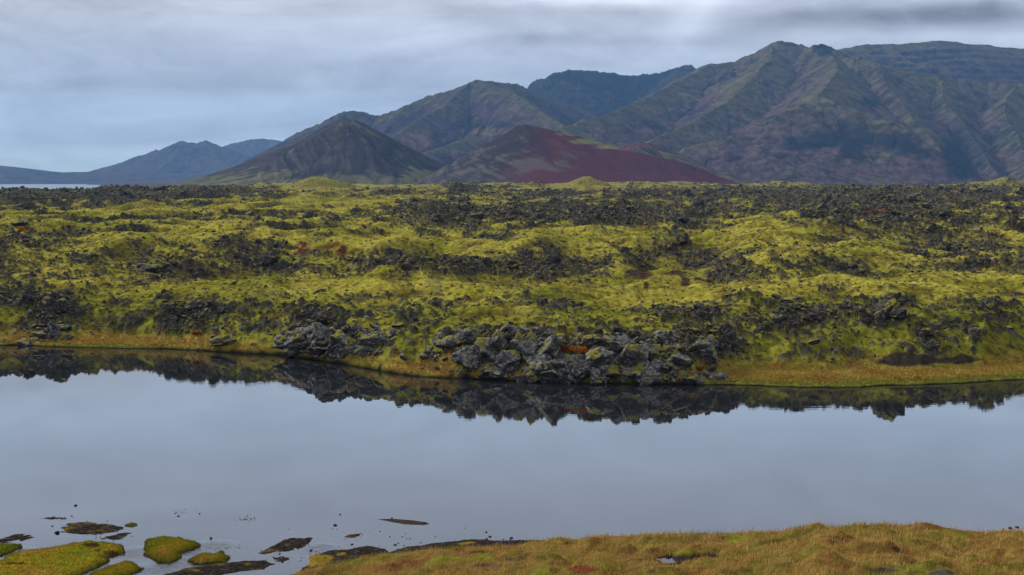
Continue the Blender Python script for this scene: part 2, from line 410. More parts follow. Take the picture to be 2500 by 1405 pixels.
def rows_lava():
    s = [-4.0]
    th = np.array([0.0])
    while s[-1] < 2500:
        r = 150 + max(s[-1], 0)
        s.append(s[-1] + (.20 if s[-1] < 25 else (.30 if r < 230 else .30 * (r / 230) ** 1.45)))
    return np.array(s)
def cols_px(lo, hi, step, mlo, mhi, mstep):
    a = np.arange(lo, hi, step); l = np.arange(mlo, lo, mstep); h = np.arange(hi, mhi, mstep)
    return np.concatenate([l, a, h])
SR = rows_lava()
TC = np.arctan((cols_px(-40, 2545, 1.9, -620, 3130, 7.0) - CX) / F)
TH, SS = np.meshgrid(TC, SR)
RR = shore_r(TH) * np.clip(1 - SS / 400, 0, 1) + 150 * (1 - np.clip(1 - SS / 400, 0, 1)) + SS
LX, LY = RR * np.sin(TH), RR * np.cos(TH)
log('lava grid', LX.shape)
LZ, LC, LI = lava_full(LX, LY, RR, TH)
log('lava heights')
tag(mk('lava_field', np.stack([LX, LY, LZ], -1), grid_faces(*LX.shape), M_LAVA, LC), 'mossy lava field rising from the far shore of the lake', 'lava field', kind='structure')
log('lava mesh')

# ------------------------------------------------------------------ rocks
def ico(sub):
    bm = bmesh.new(); bmesh.ops.create_icosphere(bm, subdivisions=sub, radius=1.0)
    v = np.array([q.co[:] for q in bm.verts]); f = np.array([[q.index for q in fa.verts] for fa in bm.faces]); bm.free()
    return v, f
ICO = {s: ico(s) for s in (1, 2, 3, 5)}
def rock_shape(sub, seed, rough=.13, planes=11, flat=.8):
    rg = np.random.default_rng(seed); v, f = ICO[sub]
    n = rg.normal(size=(planes, 3)); n /= np.linalg.norm(n, axis=1)[:, None]
    d = rg.uniform(.55, .95, planes)
    k = v @ n.T; rad = np.min(np.where(k > .05, d / np.maximum(k, .05), 9), axis=1); rad = np.minimum(rad, 1.25)
    off = Vector(rg.uniform(-50, 50, 3))
    if sub >= 3:
        nz = np.array([mnoise.fractal(Vector(p) * 1.7 + off, 1.0, 2.1, 5) + .5 * abs(mnoise.noise(Vector(p) * 4.3 + off)) for p in v])
        cr_ = []
        for p in v:
            dd = mnoise.voronoi(Vector((p[0] * 1.5, p[1] * 1.5, p[2] * 1.0)) + off)[0]; cr_.append(max(0.0, 1 - (dd[1] - dd[0]) / .16))
        nz = nz - np.array(cr_) * .6
    elif sub == 2:
        nz = np.array([mnoise.noise(Vector(p) * 2.2 + off) + .6 * mnoise.noise(Vector(p) * 5.5 + off) for p in v])
    else:
        nz = rg.normal(size=len(v)) * .7
    rad = rad * (1 + rough * nz)
    w = v * rad[:, None]; w[:, 2] *= flat
    return w, f
def rotz(a):
    c, s = math.cos(a), math.sin(a); return np.array([[c, -s, 0], [s, c, 0], [0, 0, 1]])

# candidates on the lava field, chosen where the clinker is
inframe = (LI['px'] > -60) & (LI['px'] < 2560) & (LI['s2'] > 1.0) & (RR < 1700) & (LI['py'] > 446)
Wt = np.where(inframe, (LI['R'] ** 1.2 + .07) * np.clip(150 / RR, .12, 1) ** .35, 0)
# visibility along each column: a vertex is seen if nothing nearer stands higher in view
el = (LZ - CAMZ) / RR
mx = np.maximum.accumulate(el, axis=0)
vis = el >= mx - .0022
Wt = Wt * np.where(vis, 1, .03)
pr = (Wt / Wt.sum()).ravel()
NC = 32000
pick = RNG.choice(pr.size, NC, replace=False, p=pr)
cx, cy, cz, cr = LX.ravel()[pick], LY.ravel()[pick], LZ.ravel()[pick], RR.ravel()[pick]
size = np.exp(RNG.normal(-1.72, .48, NC)) * np.clip((cr / 200) ** .85, .85, 4.5)
size = np.clip(size, .09, 1.9) * (.65 + .6 * LI['R'].ravel()[pick])
appear = size / cr * F * np.where(vis.ravel()[pick], 1, .2)
order = np.argsort(-appear)
# individuals: the ones that show largest, kept apart from each other
chosen = []; cpx, cpy = LI['px'].ravel()[pick], LI['py'].ravel()[pick]
for i in order:
    if len(chosen) >= 190: break
    if not (20 < cpx[i] < 2480 and cpy[i] < 925): continue
    if all((abs(cpx[i] - cpx[j]) > 26 or abs(cpy[i] - cpy[j]) > 13) for j in chosen): chosen.append(i)
ch = set(int(c) for c in chosen)
rest = np.array([i for i in range(NC) if i not in ch])
# rubble: the many thousands of smaller pieces
V, FA = [], []; off = 0
protos1 = [rock_shape(1, 300 + k, .10, 9, .85) for k in range(10)]
protos2 = [rock_shape(2, 340 + k, .22, 11, .85) for k in range(14)]
kind2 = appear[rest] > 9
def scatter(ids, protos, sx):
    global off
    for k, (pv, pf) in enumerate(protos):
        ii = ids[k::len(protos)]
        if len(ii) == 0: continue
        n = len(ii); a = RNG.uniform(0, 2 * math.pi, n); ca, sa = np.cos(a), np.sin(a)
        sc = sx[ii][:, None] * np.stack([RNG.uniform(.75, 1.35, n), RNG.uniform(.75, 1.35, n), RNG.uniform(.55, 1.15, n)], -1)
        q = pv[None] * sc[:, None, :]
        tilt = RNG.normal(0, .35, n)[:, None]
        qz = q[..., 2] + tilt * q[..., 0]
        X = q[..., 0] * ca[:, None] - q[..., 1] * sa[:, None]; Y = q[..., 0] * sa[:, None] + q[..., 1] * ca[:, None]
        V.append(np.stack([X + cx[ii][:, None], Y + cy[ii][:, None], qz + (cz[ii] + sx[ii] * .12)[:, None]], -1).reshape(-1, 3))
        FA.append((pf[None] + (np.arange(n) * len(pv))[:, None, None]).reshape(-1, 3) + off); off += n * len(pv)
scatter(rest[~kind2], protos1, size); scatter(rest[kind2], protos2, size)
rub = mk('lava_rubble', np.concatenate(V), np.concatenate(FA), M_RUB, smooth=False)
tag(rub, 'countless small dark lava lumps strewn over the mossy lava field', 'lava rubble', kind='stuff')
log('rubble', len(rest))

BIG = []
for k in range(18):
    v, f = rock_shape(5, 500 + k, .17 if k % 3 else .25, 10 + k % 4, .95)
    BIG.append((v, f))
def big_mesh(k, mat, nm):
    key = nm + str(k)
    if key not in big_mesh.c:
        o = mk(nm, BIG[k][0], BIG[k][1], mat, smooth=True)
        me = o.data; bpy.data.objects.remove(o); big_mesh.c[key] = me
    return big_mesh.c[key]
big_mesh.c = {}
def place_rock(name, loc, scale, rz, k, mat, tilt=(0, 0)):
    o = bpy.data.objects.new(name, big_mesh(k, mat, name)); COL.objects.link(o)
    o.location = loc; o.scale = scale; o.rotation_euler = (tilt[0], tilt[1], rz)
    return o
def ground_at(x, y):
    r = np.hypot(x, y); th = np.arctan2(x, y)
    j = np.clip(np.searchsorted(TC, th), 0, len(TC) - 1); i = np.argmin(np.abs(RR[:, j] - r))
    return float(LZ[i, j])
LANDMARKS = []
ROCK_OBJS = []          # (object, px, py, size px, family)
for n, i in enumerate(chosen):
    s = float(size[i]) * 1.15
    sc = (s * RNG.uniform(.8, 1.3), s * RNG.uniform(.8, 1.3), s * RNG.uniform(.65, 1.15))
    o = place_rock('lava_boulder', (cx[i], cy[i], cz[i] + s * .15), sc, RNG.uniform(0, 6.28), int(RNG.integers(18)), M_ROCK, (RNG.normal(0, .2), RNG.normal(0, .2)))
    ROCK_OBJS.append((o, float(cpx[i]), float(cpy[i]), s / cr[i] * F, 'field'))

# the shore crags: (px, py of centre, width px, height px, metres behind the waterline)
CRAGS = [(722, 838, 74, 58), (712, 858, 52, 26), (748, 824, 40, 40), (790, 828, 62, 66), (832, 838, 66, 58), (858, 845, 42, 44), (785, 856, 60, 24), (815, 868, 40, 18), (905, 836, 44, 34), (888, 852, 30, 24), (925, 826, 40, 22),
         (1108, 834, 46, 34), (1140, 828, 44, 34), (1085, 842, 30, 22), (1148, 872, 60, 54), (1190, 862, 52, 72), (1222, 850, 40, 60), (1264, 838, 42, 58), (1268, 812, 24, 26), (1292, 850, 46, 66), (1245, 890, 44, 50),
         (1205, 900, 50, 30), (1345, 862, 66, 72), (1322, 884, 60, 70), (1362, 832, 40, 24), (1400, 884, 74, 56), (1372, 910, 66, 50), (1425, 906, 56, 54), (1455, 882, 70, 48), (1490, 912, 58, 52), (1458, 925, 36, 40), (1340, 918, 56, 40), (1300, 916, 46, 40),
         (1525, 852, 60, 50), (1545, 880, 62, 60), (1585, 862, 56, 50), (1560, 908, 60, 44), (1600, 906, 42, 36), (1582, 925, 40, 34), (1632, 898, 34, 34), (1645, 916, 26, 28), (1665, 888, 38, 34), (1690, 928, 40, 26), (1722, 915, 26, 22), (1720, 860, 50, 44),
         (1500, 835, 50, 26), (1440, 838, 46, 24), (1650, 850, 44, 34), (1620, 832, 50, 28), (1275, 925, 34, 26), (1215, 918, 28, 20), (1130, 912, 18, 22), (1740, 838, 40, 26), (830, 790, 18, 44), (2168, 760, 44, 46), (2150, 778, 30, 24), (2200, 775, 30, 22),
         (128, 810, 30, 44), (58, 838, 34, 18), (100, 818, 30, 18), (375, 645, 62, 34), (655, 630, 40, 40), (1935, 736, 44, 15), (1062, 742, 20, 14), (1668, 585, 30, 26), (2098, 664, 24, 22), (545, 835, 46, 22), (40, 545, 30, 14)]
for n, (px, py, wp, hp) in enumerate(CRAGS):
    # march the ray to the ground under the rock's foot
    foot = py + hp * .42
    rr = np.linspace(128, 480, 1500); d = ray(px, foot); h = math.hypot(d[0], d[1])
    th = math.atan2(d[0], d[1]); j = int(np.clip(np.searchsorted(TC, th), 0, len(TC) - 1))
    zt = np.interp(rr, RR[:, j], LZ[:, j]); zr = CAMZ + d[2] / h * rr
    hit = np.argmax(zr < zt); r = rr[hit]
    W, H = wp / F * r, hp / F * r
    loc = (r * math.sin(th), r * math.cos(th) + W * .2, float(zt[hit]) + H * .30)
    nm = 'shore_crag' if py > 790 else 'lava_boulder'
    o = place_rock(nm, loc, (W * .62, W * .60, H * .60), RNG.choice([0, math.pi]) + RNG.normal(0, .35), n % 18, M_CLIFF if nm == 'shore_crag' else M_ROCK, (RNG.normal(0, .12), RNG.normal(0, .12)))
    ROCK_OBJS.append((o, px, py, max(wp, hp), 'crag' if nm == 'shore_crag' else 'field'))
V, FA, off = [], [], 0
cq = [(r_[0].location, r_[3]) for r_ in ROCK_OBJS if r_[4] == 'crag']
NE = 1500; kk = RNG.integers(0, len(cq), NE)
ex = np.array([[cq[k][0][0], cq[k][0][1]] for k in kk]) + RNG.normal(0, 1, (NE, 2)) * np.array([1.9, 1.5]) + np.array([0, .4])
er = np.hypot(ex[:, 0], ex[:, 1]); et = np.arctan2(ex[:, 0], ex[:, 1])
jj = np.clip(np.searchsorted(TC, et), 0, len(TC) - 1); ez = np.array([np.interp(er[q], RR[:, jj[q]], LZ[:, jj[q]]) for q in range(NE)])
okk = ez > .15
cx, cy, cz = ex[okk, 0], ex[okk, 1], ez[okk]; esz = np.clip(np.exp(RNG.normal(-1.55, .5, okk.sum())), .1, .6)
scatter(np.arange(okk.sum()), protos2, esz)
tag(mk('crag_rubble', np.concatenate(V), np.concatenate(FA), M_CLIFF, smooth=False), 'broken grey stones packed between the shore crags', 'crag rubble', kind='stuff')
log('boulders', len(ROCK_OBJS))

# ------------------------------------------------------------------ blades, tussocks
def blades(name, p, h, w, col, lean, parent=None, dirs=None, loc=None):
    n = len(p); a = RNG.uniform(0, 2 * math.pi, n) if dirs is None else dirs
    b = RNG.uniform(0, 2 * math.pi, n)
    sx, sy = np.cos(a) * w * .5, np.sin(a) * w * .5
    lx, ly = np.cos(b) * lean * h + .18 * h, np.sin(b) * lean * h
    z = np.zeros(n)
    v = np.stack([np.stack([p[:, 0] - sx, p[:, 1] - sy, p[:, 2] - .03], -1), np.stack([p[:, 0] + sx, p[:, 1] + sy, p[:, 2] - .03], -1),
                  np.stack([p[:, 0] + sx * .7 + lx * .35, p[:, 1] + sy * .7 + ly * .35, p[:, 2] + h * .6], -1),
                  np.stack([p[:, 0] - sx * .7 + lx * .35, p[:, 1] - sy * .7 + ly * .35, p[:, 2] + h * .6], -1),
                  np.stack([p[:, 0] + lx, p[:, 1] + ly, p[:, 2] + h], -1)], 1)
    i = np.arange(n)[:, None] * 5
    q = i + np.array([[0, 1, 2, 3]]); t = i + np.array([[3, 2, 4]])
    c = np.repeat(col[:, None, :], 5, 1)
    return mk(name, v.reshape(-1, 3), [q, t], M_BLADE, c.reshape(-1, 3), smooth=False, parent=parent, loc=loc)

# sedge on the far bank
ob = ((LI['s'] > .5) & (LI['s2'] < .9) & (blob(LI['px'], LI['py'], DARKSOIL) < .3) & (LI['px'] > -60) & (LI['px'] < 2560))
bi = np.flatnonzero(ob.ravel()); bi = RNG.choice(bi, min(len(bi), 42000), replace=len(bi) < 42000)
bp = np.stack([LX.ravel()[bi], LY.ravel()[bi], LZ.ravel()[bi]], -1) + np.stack([RNG.uniform(-.15, .15, len(bi)), RNG.uniform(-.15, .15, len(bi)), np.zeros(len(bi))], -1)
bn = fbm(bp[:, 0] / 4, bp[:, 1] / 3, 3, 201); sfr = LI['s'].ravel()[bi] / LI['w'].ravel()[bi]
bc = np.zeros((len(bi), 3), f32) + np.array([.36, .225, .050], f32)
bc = mixc(bc, (.26, .115, .024), sstep(.15, .5, bn)); bc = mixc(bc, (.42, .31, .08), sstep(.05, .4, -bn) * .8)
bc = mixc(bc, (.15, .19, .03), (1 - sstep(.15, .5, sfr + .2 * bn)) * .75)
bc *= RNG.uniform(.65, 1.2, (len(bi), 1))
tag(blades('sedge', bp, RNG.uniform(.08, .24, len(bi)) * (1 + .5 * bn), np.full(len(bi), .07), bc, .25), 'orange and straw coloured sedge along the far lake shore', 'sedge', kind='stuff')
log('sedge')

# ------------------------------------------------------------------ shrubs
def shrub(px, py, wpx, hpx, cols, label, nleaf=900):
    d = ray(px, py + hpx * .5); h = math.hypot(d[0], d[1]); th = math.atan2(d[0], d[1])
    j = int(np.clip(np.searchsorted(TC, th), 0, len(TC) - 1)); rr = np.linspace(128, 700, 2400)
    zt = np.interp(rr, RR[:, j], LZ[:, j]); hit = np.argmax(CAMZ + d[2] / h * rr < zt); r = rr[hit]
    W, H = wpx / F * r * .5, hpx / F * r
    base = (r * math.sin(th), r * math.cos(th), float(zt[hit]) - .05)
    root = empty('shrub', base)
    # stems: thin tapered three-sided rods fanning from the base
    sv, sf = [], []; tips = []
    for k in range(16):
        a = RNG.uniform(0, 6.28); q = np.sqrt(RNG.uniform(0, 1)); tip = np.array([math.cos(a) * W * q * .9, math.sin(a) * W * q * .7, H * RNG.uniform(.55, .95)]); tips.append(tip)
        mid = tip * np.array([.4, .4, .6]); b = len(sv) * 1
        for (c, rd) in ((np.zeros(3), .035), (mid, .022), (tip, .006)):
            for m in range(3):
                sv.append(c + rd * np.array([math.cos(m * 2.094), math.sin(m * 2.094), 0]))
        for lv in (0, 3):
            for m in range(3): sf.append([b + lv + m, b + lv + (m + 1) % 3, b + lv + 3 + (m + 1) % 3, b + lv + 3 + m])
    mk('stem', np.array(sv), np.array(sf), M_STEM, np.zeros((len(sv), 3), f32) + np.array([.05, .035, .025], f32), parent=root)
    tips = np.array(tips); t = tips[RNG.integers(0, 16, nleaf)] * RNG.uniform(.35, 1.05, (nleaf, 1)) + RNG.normal(0, 1, (nleaf, 3)) * np.array([W * .17, W * .14, H * .13])
    t[:, 2] = np.abs(t[:, 2]); ls = RNG.uniform(.04, .10, nleaf) * r / 150
    u = RNG.normal(size=(nleaf, 3)); u /= np.linalg.norm(u, axis=1)[:, None]
    w = np.cross(u, RNG.normal(size=(nleaf, 3))); w /= np.linalg.norm(w, axis=1)[:, None]
    v = np.stack([t - u * ls[:, None], t + w * ls[:, None] * .6, t + u * ls[:, None], t - w * ls[:, None] * .6], 1)
    ca = np.array(cols, f32)[RNG.integers(0, len(cols), nleaf)] * RNG.uniform(.7, 1.2, (nleaf, 1))
    mk('foliage', v.reshape(-1, 3), np.arange(nleaf * 4).reshape(-1, 4), M_LEAF, np.repeat(ca[:, None], 4, 1).reshape(-1, 3), smooth=False, parent=root)
    return tag(root, label, 'shrub', 'autumn shrubs on the lava')
shrub(1412, 856, 44, 20, [(.52, .17, .012), (.60, .23, .02), (.42, .11, .012)], 'bright orange autumn shrub on top of the grey shore crags', 1500)
shrub(1372, 853, 44, 18, [(.20, .07, .02), (.13, .05, .022), (.27, .10, .02)], 'rust brown shrub just left of the bright orange one on the crags', 1100)
shrub(52, 560, 20, 12, [(.52, .26, .012), (.45, .18, .012)], 'lone golden yellow shrub far off in the lava at the left', 700)
shrub(480, 823, 22, 8, [(.25, .05, .022), (.18, .045, .02)], 'small dark red shrub on the left part of the far bank', 500)
shrub(1705, 902, 40, 12, [(.30, .10, .02), (.22, .07, .02)], 'low russet shrub at the right end of the shore crags', 700)
shrub(1545, 896, 24, 7, [(.20, .035, .02), (.15, .03, .02)], 'small crimson shrub low between the shore crags', 400)

# ------------------------------------------------------------------ lake, sea, plain
def sheet(name, pts, mat, label, cat):
    return tag(mk(name, np.array(pts), np.array([[0, 1, 2, 3]]), mat), label, cat, kind='structure')
rz = [(tuple(G(px, py)), rr) for px, py, rr in ((450, 1382, 2.6), (390, 1398, 2.6), (330, 1352, 1.8), (520, 1335, 1.8), (480, 1350, 1.5), (780, 1340, 1.5), (250, 1395, 1.6), (30, 1350, 1.5))]
M_LAKE = mat_water('lake_water', 2.2, (.012, .014, .018), rz)
M_SEA = mat_water('sea_water', 1.6, (.10, .16, .22), (), .45)
M_PUDDLE = mat_water('puddle', 1.6, (.03, .03, .03))
sheet('lake_water', [(-420, 5, 0), (420, 5, 0), (420, 330, 0), (-420, 330, 0)], M_LAKE, 'still grey lake between the grassy knoll and the lava', 'lake')
SEAZ = -12.0
sheet('sea_water', [(-9000, 1350, SEAZ), (2500, 1350, SEAZ), (2500, 14000, SEAZ), (-9000, 14000, SEAZ)], M_SEA, 'pale strip of sea beyond the lava at the left', 'sea')
tr = np.concatenate([np.linspace(1250, 3000, 70), np.linspace(3050, 13500, 90)]); tc = np.arctan((np.linspace(-1500, 4000, 260) - CX) / F)
A, B = np.meshgrid(tc, tr); X, Y = B * np.sin(A), B * np.cos(A); pxx = CX + F * np.tan(A)
sh = sstep(250, 420, pxx + 60 * fbm(X / 500, Y / 500, 3, 7) + np.clip((B - 3000) / 40, -40, 160) - 60)
Z = lerp(-16, 3, sh) + fbm(X / 300, Y / 400, 3, 9) * 1.5 * sh
pc = np.zeros(X.shape + (3,), f32) + np.array([.075, .052, .048], f32); pc = mixc(pc, (.10, .10, .045), sstep(.1, .4, fbm(X / 150, Y / 260, 3, 12)))
mk_pl = mk('plain', np.stack([X, Y, Z], -1), grid_faces(*X.shape), M_PLAIN, pc); tag(mk_pl, 'flat brown plain between the lava and the mountains', 'plain', kind='structure')
# bed under the lake and the ground behind the viewer
tb = np.array([[-700, -200, -1.6], [700, -200, -1.6], [700, 400, -1.6], [-700, 400, -1.6]])
sheet('lake_bed', tb, M_PLAIN, 'muddy bed under the lake water', 'lake bed')

# ------------------------------------------------------------------ mountains
def ridge_field(x, y, ridges, base, warp=0, wl=500, seed=0):
    if warp:
        x = x + warp * fbm(x / wl, y / wl, 3, seed + 1); y = y + warp * fbm(x / wl + 9, y / wl, 3, seed + 2)
    H = np.full(x.shape, -1e9, f32); U = np.zeros(x.shape, f32); D = np.zeros(x.shape, f32); HC = np.ones(x.shape, f32)
    u0 = 0.0
    for (pts, sl, pw) in ridges:
        q = np.array([P(*p) for p in pts]) if len(pts[0]) == 3 else np.array(pts)
        for a, b in zip(q[:-1], q[1:]):
            e = b[:2] - a[:2]; L = math.hypot(*e)
            t = np.clip(((x - a[0]) * e[0] + (y - a[1]) * e[1]) / (L * L), 0, 1)
            dx, dy = x - (a[0] + t * e[0]), y - (a[1] + t * e[1])
            d = np.sqrt(dx * dx + dy * dy); zc = a[2] + t * (b[2] - a[2]); hc = np.maximum(zc - base, 5)
            LL = pw * hc / sl
            h = zc - hc * (1 - np.maximum(1 - d / LL, 0) ** pw) - np.maximum(d - LL, 0) * .05
            # travel along the crest, fanning round its ends
            fan = np.arctan2(dx * e[1] - dy * e[0], (dx * e[0] + dy * e[1])) * np.minimum(d, 500) * ((t <= 0) | (t >= 1)) * .6
            m = h > H
            H = np.where(m, h, H); U = np.where(m, u0 + t * L + fan, U); D = np.where(m, d, D); HC = np.where(m, hc, HC)
            u0 += L
        u0 += 777.0
    return H, U, D, HC

def mountain(name, ridges, pxr, Dr, base, colour, label, cat, nr=260, step=1.6, slope_noise=(22, 170), crest=5, warp=40, seed=0, mat=None, strata=0, keepz=-4):
    th = np.arctan((np.arange(pxr[0], pxr[1], step) - CX) / F); r = np.linspace(Dr[0], Dr[1], nr)
    A, B = np.meshgrid(th, r); B = B / np.cos(A); x, y = B * np.sin(A), B * np.cos(A)
    h, u, d, hc = ridge_field(x, y, ridges, base, warp, 500, seed)
    amp, wl = slope_noise; amp = amp * .95
    ww = 150 * fbm(x / 380, y / 380, 3, seed + 3) + 30 * fbm(x / 90, y / 90, 2, seed + 4)
    ww = ww * min(1, (wl / 150) ** 2)
    amod = .15 + 1.25 * sstep(-.25, .45, fbm(x / 650, y / 650, 3, seed + 14)); amp = amp * amod
    rel = np.clip((h - base) / hc, 0, 1)
    ramp = sstep(10, 260, d) * sstep(.0, .25, rel)
    gul = ridged((u + ww) / wl, d / (wl * 5) + 3, 3, seed + 5)
    gul2 = ridged((u + ww * .6) / (wl * .36), d / (wl * 2.0) + 8, 2, seed + 6)
    h = h - ramp * amp * (1.35 * (1 - gul) + .5 * (1 - gul2) - .5)
    h = h + (fbm(x / 130, y / 130, 4, seed + 7) * (amp * .4 + min(slope_noise[0], 12)) + fbm(x / 340, y / 340, 3, seed + 17) * min(slope_noise[0], 30) * 1.1 * (slope_noise[0] > 5)) * sstep(0, 150, d) * sstep(.02, .2, rel)
    if strata:
        k = h / strata + .8 * fbm(x / 500, y / 500, 3, seed + 12); fr = k - np.floor(k); h = h + ((np.floor(k) + sstep(.3, .7, fr)) - k) * strata * np.clip(.45 + .9 * fbm(u / 160, h / 60, 3, seed + 13), 0, .9) * sstep(20, 120, d)
    h = h + crest * (perlin(u / 38, d * 0, seed + 9) + .7 * perlin(u / 15, d * 0 + 5, seed + 10)) * np.exp(-d / 60)
    gy, gx = np.gradient(h); dyr = np.gradient(B, axis=0); dxr = np.gradient(x, axis=1)
    slope = np.sqrt((gy / np.maximum(dyr, 1e-3)) ** 2 + (gx / np.maximum(np.abs(dxr), 1e-3)) ** 2)
    px, py = proj(x, y, h)
    c = colour(dict(x=x, y=y, h=h, u=u + ww, d=d, rel=rel, slope=slope, gul=gul, gul2=gul2, px=px, py=py))
    k = (h > keepz); keep = k[:-1, :-1] | k[1:, :-1] | k[:-1, 1:] | k[1:, 1:]
    v, fa, cc, uv = compact(np.stack([x, y, h], -1).reshape(-1, 3), grid_faces(*x.shape, keep), c, np.stack([u + ww, d], -1))
    o = mk(name, v, fa, mat or M_MTN, cc, uv=uv)
    log(name, len(v))
    return tag(o, label, cat, 'cinder cones beyond the lava' if cat == 'volcanic cone' else 'mountains beyond the lava', 'structure')

def col_mtn(a, scree=(.066, .046, .046), dark=(.016, .018, .023), moss=(.082, .082, .030), mossy=.0, rust=.3, seed=40, blobs=(), light=()):
    x, y = a['x'], a['y']
    c = np.zeros(x.shape + (3,), f32) + np.array(scree, f32)
    n1 = fbm(x / 420, y / 420, 4, seed); n2 = fbm(a['u'] / 60, a['d'] / 420, 4, seed + 1); n3 = fbm(x / 90, y / 90, 4, seed + 2)
    c = mixc(c, (scree[0] * 1.5, scree[1] * 1.05, scree[2] * .8), sstep(.0, .5, .6 * n2 + .7 * n1) * rust * 1.6)
    c = mixc(c, moss, sstep(.0, .5, n1 * .8 + n2 * .22 + .6 * n3 + mossy - .06 + .25 * (a['gul'] - .6)) * .75)
    n4 = perlin(x / 16, y / 24, seed + 5) + .7 * perlin(x / 8, y / 12, seed + 6); c = c * np.clip(1 + .45 * n4, .3, 1.9)[..., None].astype(f32)
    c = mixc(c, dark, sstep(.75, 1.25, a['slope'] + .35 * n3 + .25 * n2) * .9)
    c = mixc(c, dark, sstep(.1, .5, (.5 - a['gul']) * 1.3 + .4 * n3) * .5); c = mixc(c, (moss[0] * 1.25, moss[1] * 1.2, moss[2] * 1.3), sstep(.72, .95, a['gul'] + .25 * n3) * .12)  # dark gully rock doubles as painted shade; ridge lines painted lighter, as lit
    cg = fbm(x / 120, y / 170, 4, seed + 8) + .5 * fbm(x / 380, y / 380, 2, seed + 9) + .25 * fbm(a['u'] / 25, a['d'] / 90, 3, seed + 10)
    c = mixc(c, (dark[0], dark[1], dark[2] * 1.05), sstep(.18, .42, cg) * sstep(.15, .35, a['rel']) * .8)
    c = mixc(c, (scree[0] * 1.7, scree[1] * 1.45, scree[2] * 1.0), sstep(.2, .5, -cg + .3 * n2) * .45)
    c = mixc(c, moss, sstep(.75, .98, a['rel'] + .15 * n3) * .55 * (1 - sstep(.7, 1.1, a['slope'])))
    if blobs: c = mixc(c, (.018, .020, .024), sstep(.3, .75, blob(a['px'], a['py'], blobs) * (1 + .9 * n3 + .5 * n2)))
    for (bl, colr) in light:
        c = mixc(c, colr, sstep(.3, .8, blob(a['px'], a['py'], bl) * (1 + .6 * n3 + .5 * n2)) * .85)
    return c

far_cols = dict(scree=(.055, .045, .042), moss=(.055, .055, .028))
mountain('headland', [([(-1500, 395, 10600), (-400, 385, 10500), (0, 404, 10200), (30, 410, 10150), (90, 417, 10100), (150, 421, 10050), (250, 419, 10000), (330, 420, 9900), (450, 425, 9800), (600, 430, 9700), (760, 436, 9600)], .12, 1.2)],
         (-1500, 800), (9000, 11200), SEAZ - 2, lambda a: col_mtn(a, seed=140, **far_cols), 'low blue headland across the sea at the left', 'headland', 90, 4, (4, 160), 2, 20, 210, keepz=SEAZ - 3)
mountain('mountain', [([(230, 428, 11600), (265, 414, 11550), (300, 402, 11500), (345, 388, 11450), (370, 374, 11400), (378, 366, 11400), (395, 368, 11400), (420, 354, 11350), (448, 343, 11300), (462, 348, 11300), (480, 349, 11300), (505, 343, 11300), (520, 352, 11300), (545, 358, 11400), (600, 380, 11600)], .42, 1.5),
                      ([(450, 345, 11300), (430, 380, 10900), (400, 405, 10600)], .4, 1.4), ([(510, 345, 11300), (530, 385, 10900), (560, 410, 10500)], .4, 1.4)],
         (180, 820), (10300, 12200), SEAZ, lambda a: col_mtn(a, seed=150, **far_cols), 'far blue twin-topped mountain rising behind the low headland', 'mountain', 130, 2, (20, 170), 9, 30, 220)
mountain('mountain', [([(480, 385, 13200), (540, 360, 13000), (570, 350, 12900), (615, 340, 12800), (640, 338, 12800), (668, 341, 12800), (680, 343, 12750), (700, 358, 12750), (760, 400, 12700)], .4, 1.5)],
         (440, 860), (11200, 13600), SEAZ, lambda a: col_mtn(a, seed=160, **far_cols), 'farthest faint blue ridge between the twin-topped mountain and the black cone', 'mountain', 110, 2, (12, 220), 4, 30, 230)

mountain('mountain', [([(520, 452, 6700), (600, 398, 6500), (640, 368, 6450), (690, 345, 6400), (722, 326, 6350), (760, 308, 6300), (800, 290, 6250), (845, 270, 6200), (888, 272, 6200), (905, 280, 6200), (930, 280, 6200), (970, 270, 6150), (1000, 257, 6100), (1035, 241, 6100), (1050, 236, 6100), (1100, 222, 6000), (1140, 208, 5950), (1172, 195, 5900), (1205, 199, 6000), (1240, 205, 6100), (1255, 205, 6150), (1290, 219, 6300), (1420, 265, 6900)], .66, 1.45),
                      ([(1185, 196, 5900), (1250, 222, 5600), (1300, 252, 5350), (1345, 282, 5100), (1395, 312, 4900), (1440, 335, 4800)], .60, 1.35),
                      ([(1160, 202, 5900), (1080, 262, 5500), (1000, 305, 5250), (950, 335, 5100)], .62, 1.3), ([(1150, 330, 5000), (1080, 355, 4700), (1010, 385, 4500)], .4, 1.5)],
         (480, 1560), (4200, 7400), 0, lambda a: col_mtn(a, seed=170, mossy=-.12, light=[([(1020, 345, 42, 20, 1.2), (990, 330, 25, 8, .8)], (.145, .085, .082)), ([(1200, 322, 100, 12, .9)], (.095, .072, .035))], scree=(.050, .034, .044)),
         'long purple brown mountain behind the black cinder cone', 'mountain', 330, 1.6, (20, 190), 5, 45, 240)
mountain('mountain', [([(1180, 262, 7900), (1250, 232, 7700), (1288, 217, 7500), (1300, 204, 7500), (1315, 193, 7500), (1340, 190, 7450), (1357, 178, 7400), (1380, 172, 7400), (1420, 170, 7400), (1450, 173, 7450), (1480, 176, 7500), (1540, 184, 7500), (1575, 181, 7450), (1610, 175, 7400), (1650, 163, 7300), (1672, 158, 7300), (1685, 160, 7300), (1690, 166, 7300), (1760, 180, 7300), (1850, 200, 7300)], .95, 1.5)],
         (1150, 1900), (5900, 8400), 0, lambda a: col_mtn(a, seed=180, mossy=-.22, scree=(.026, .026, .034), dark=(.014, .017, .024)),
         'dark cliffed mountain wall set back in the middle of the range', 'mountain', 300, 1.6, (34, 150), 7, 45, 250)
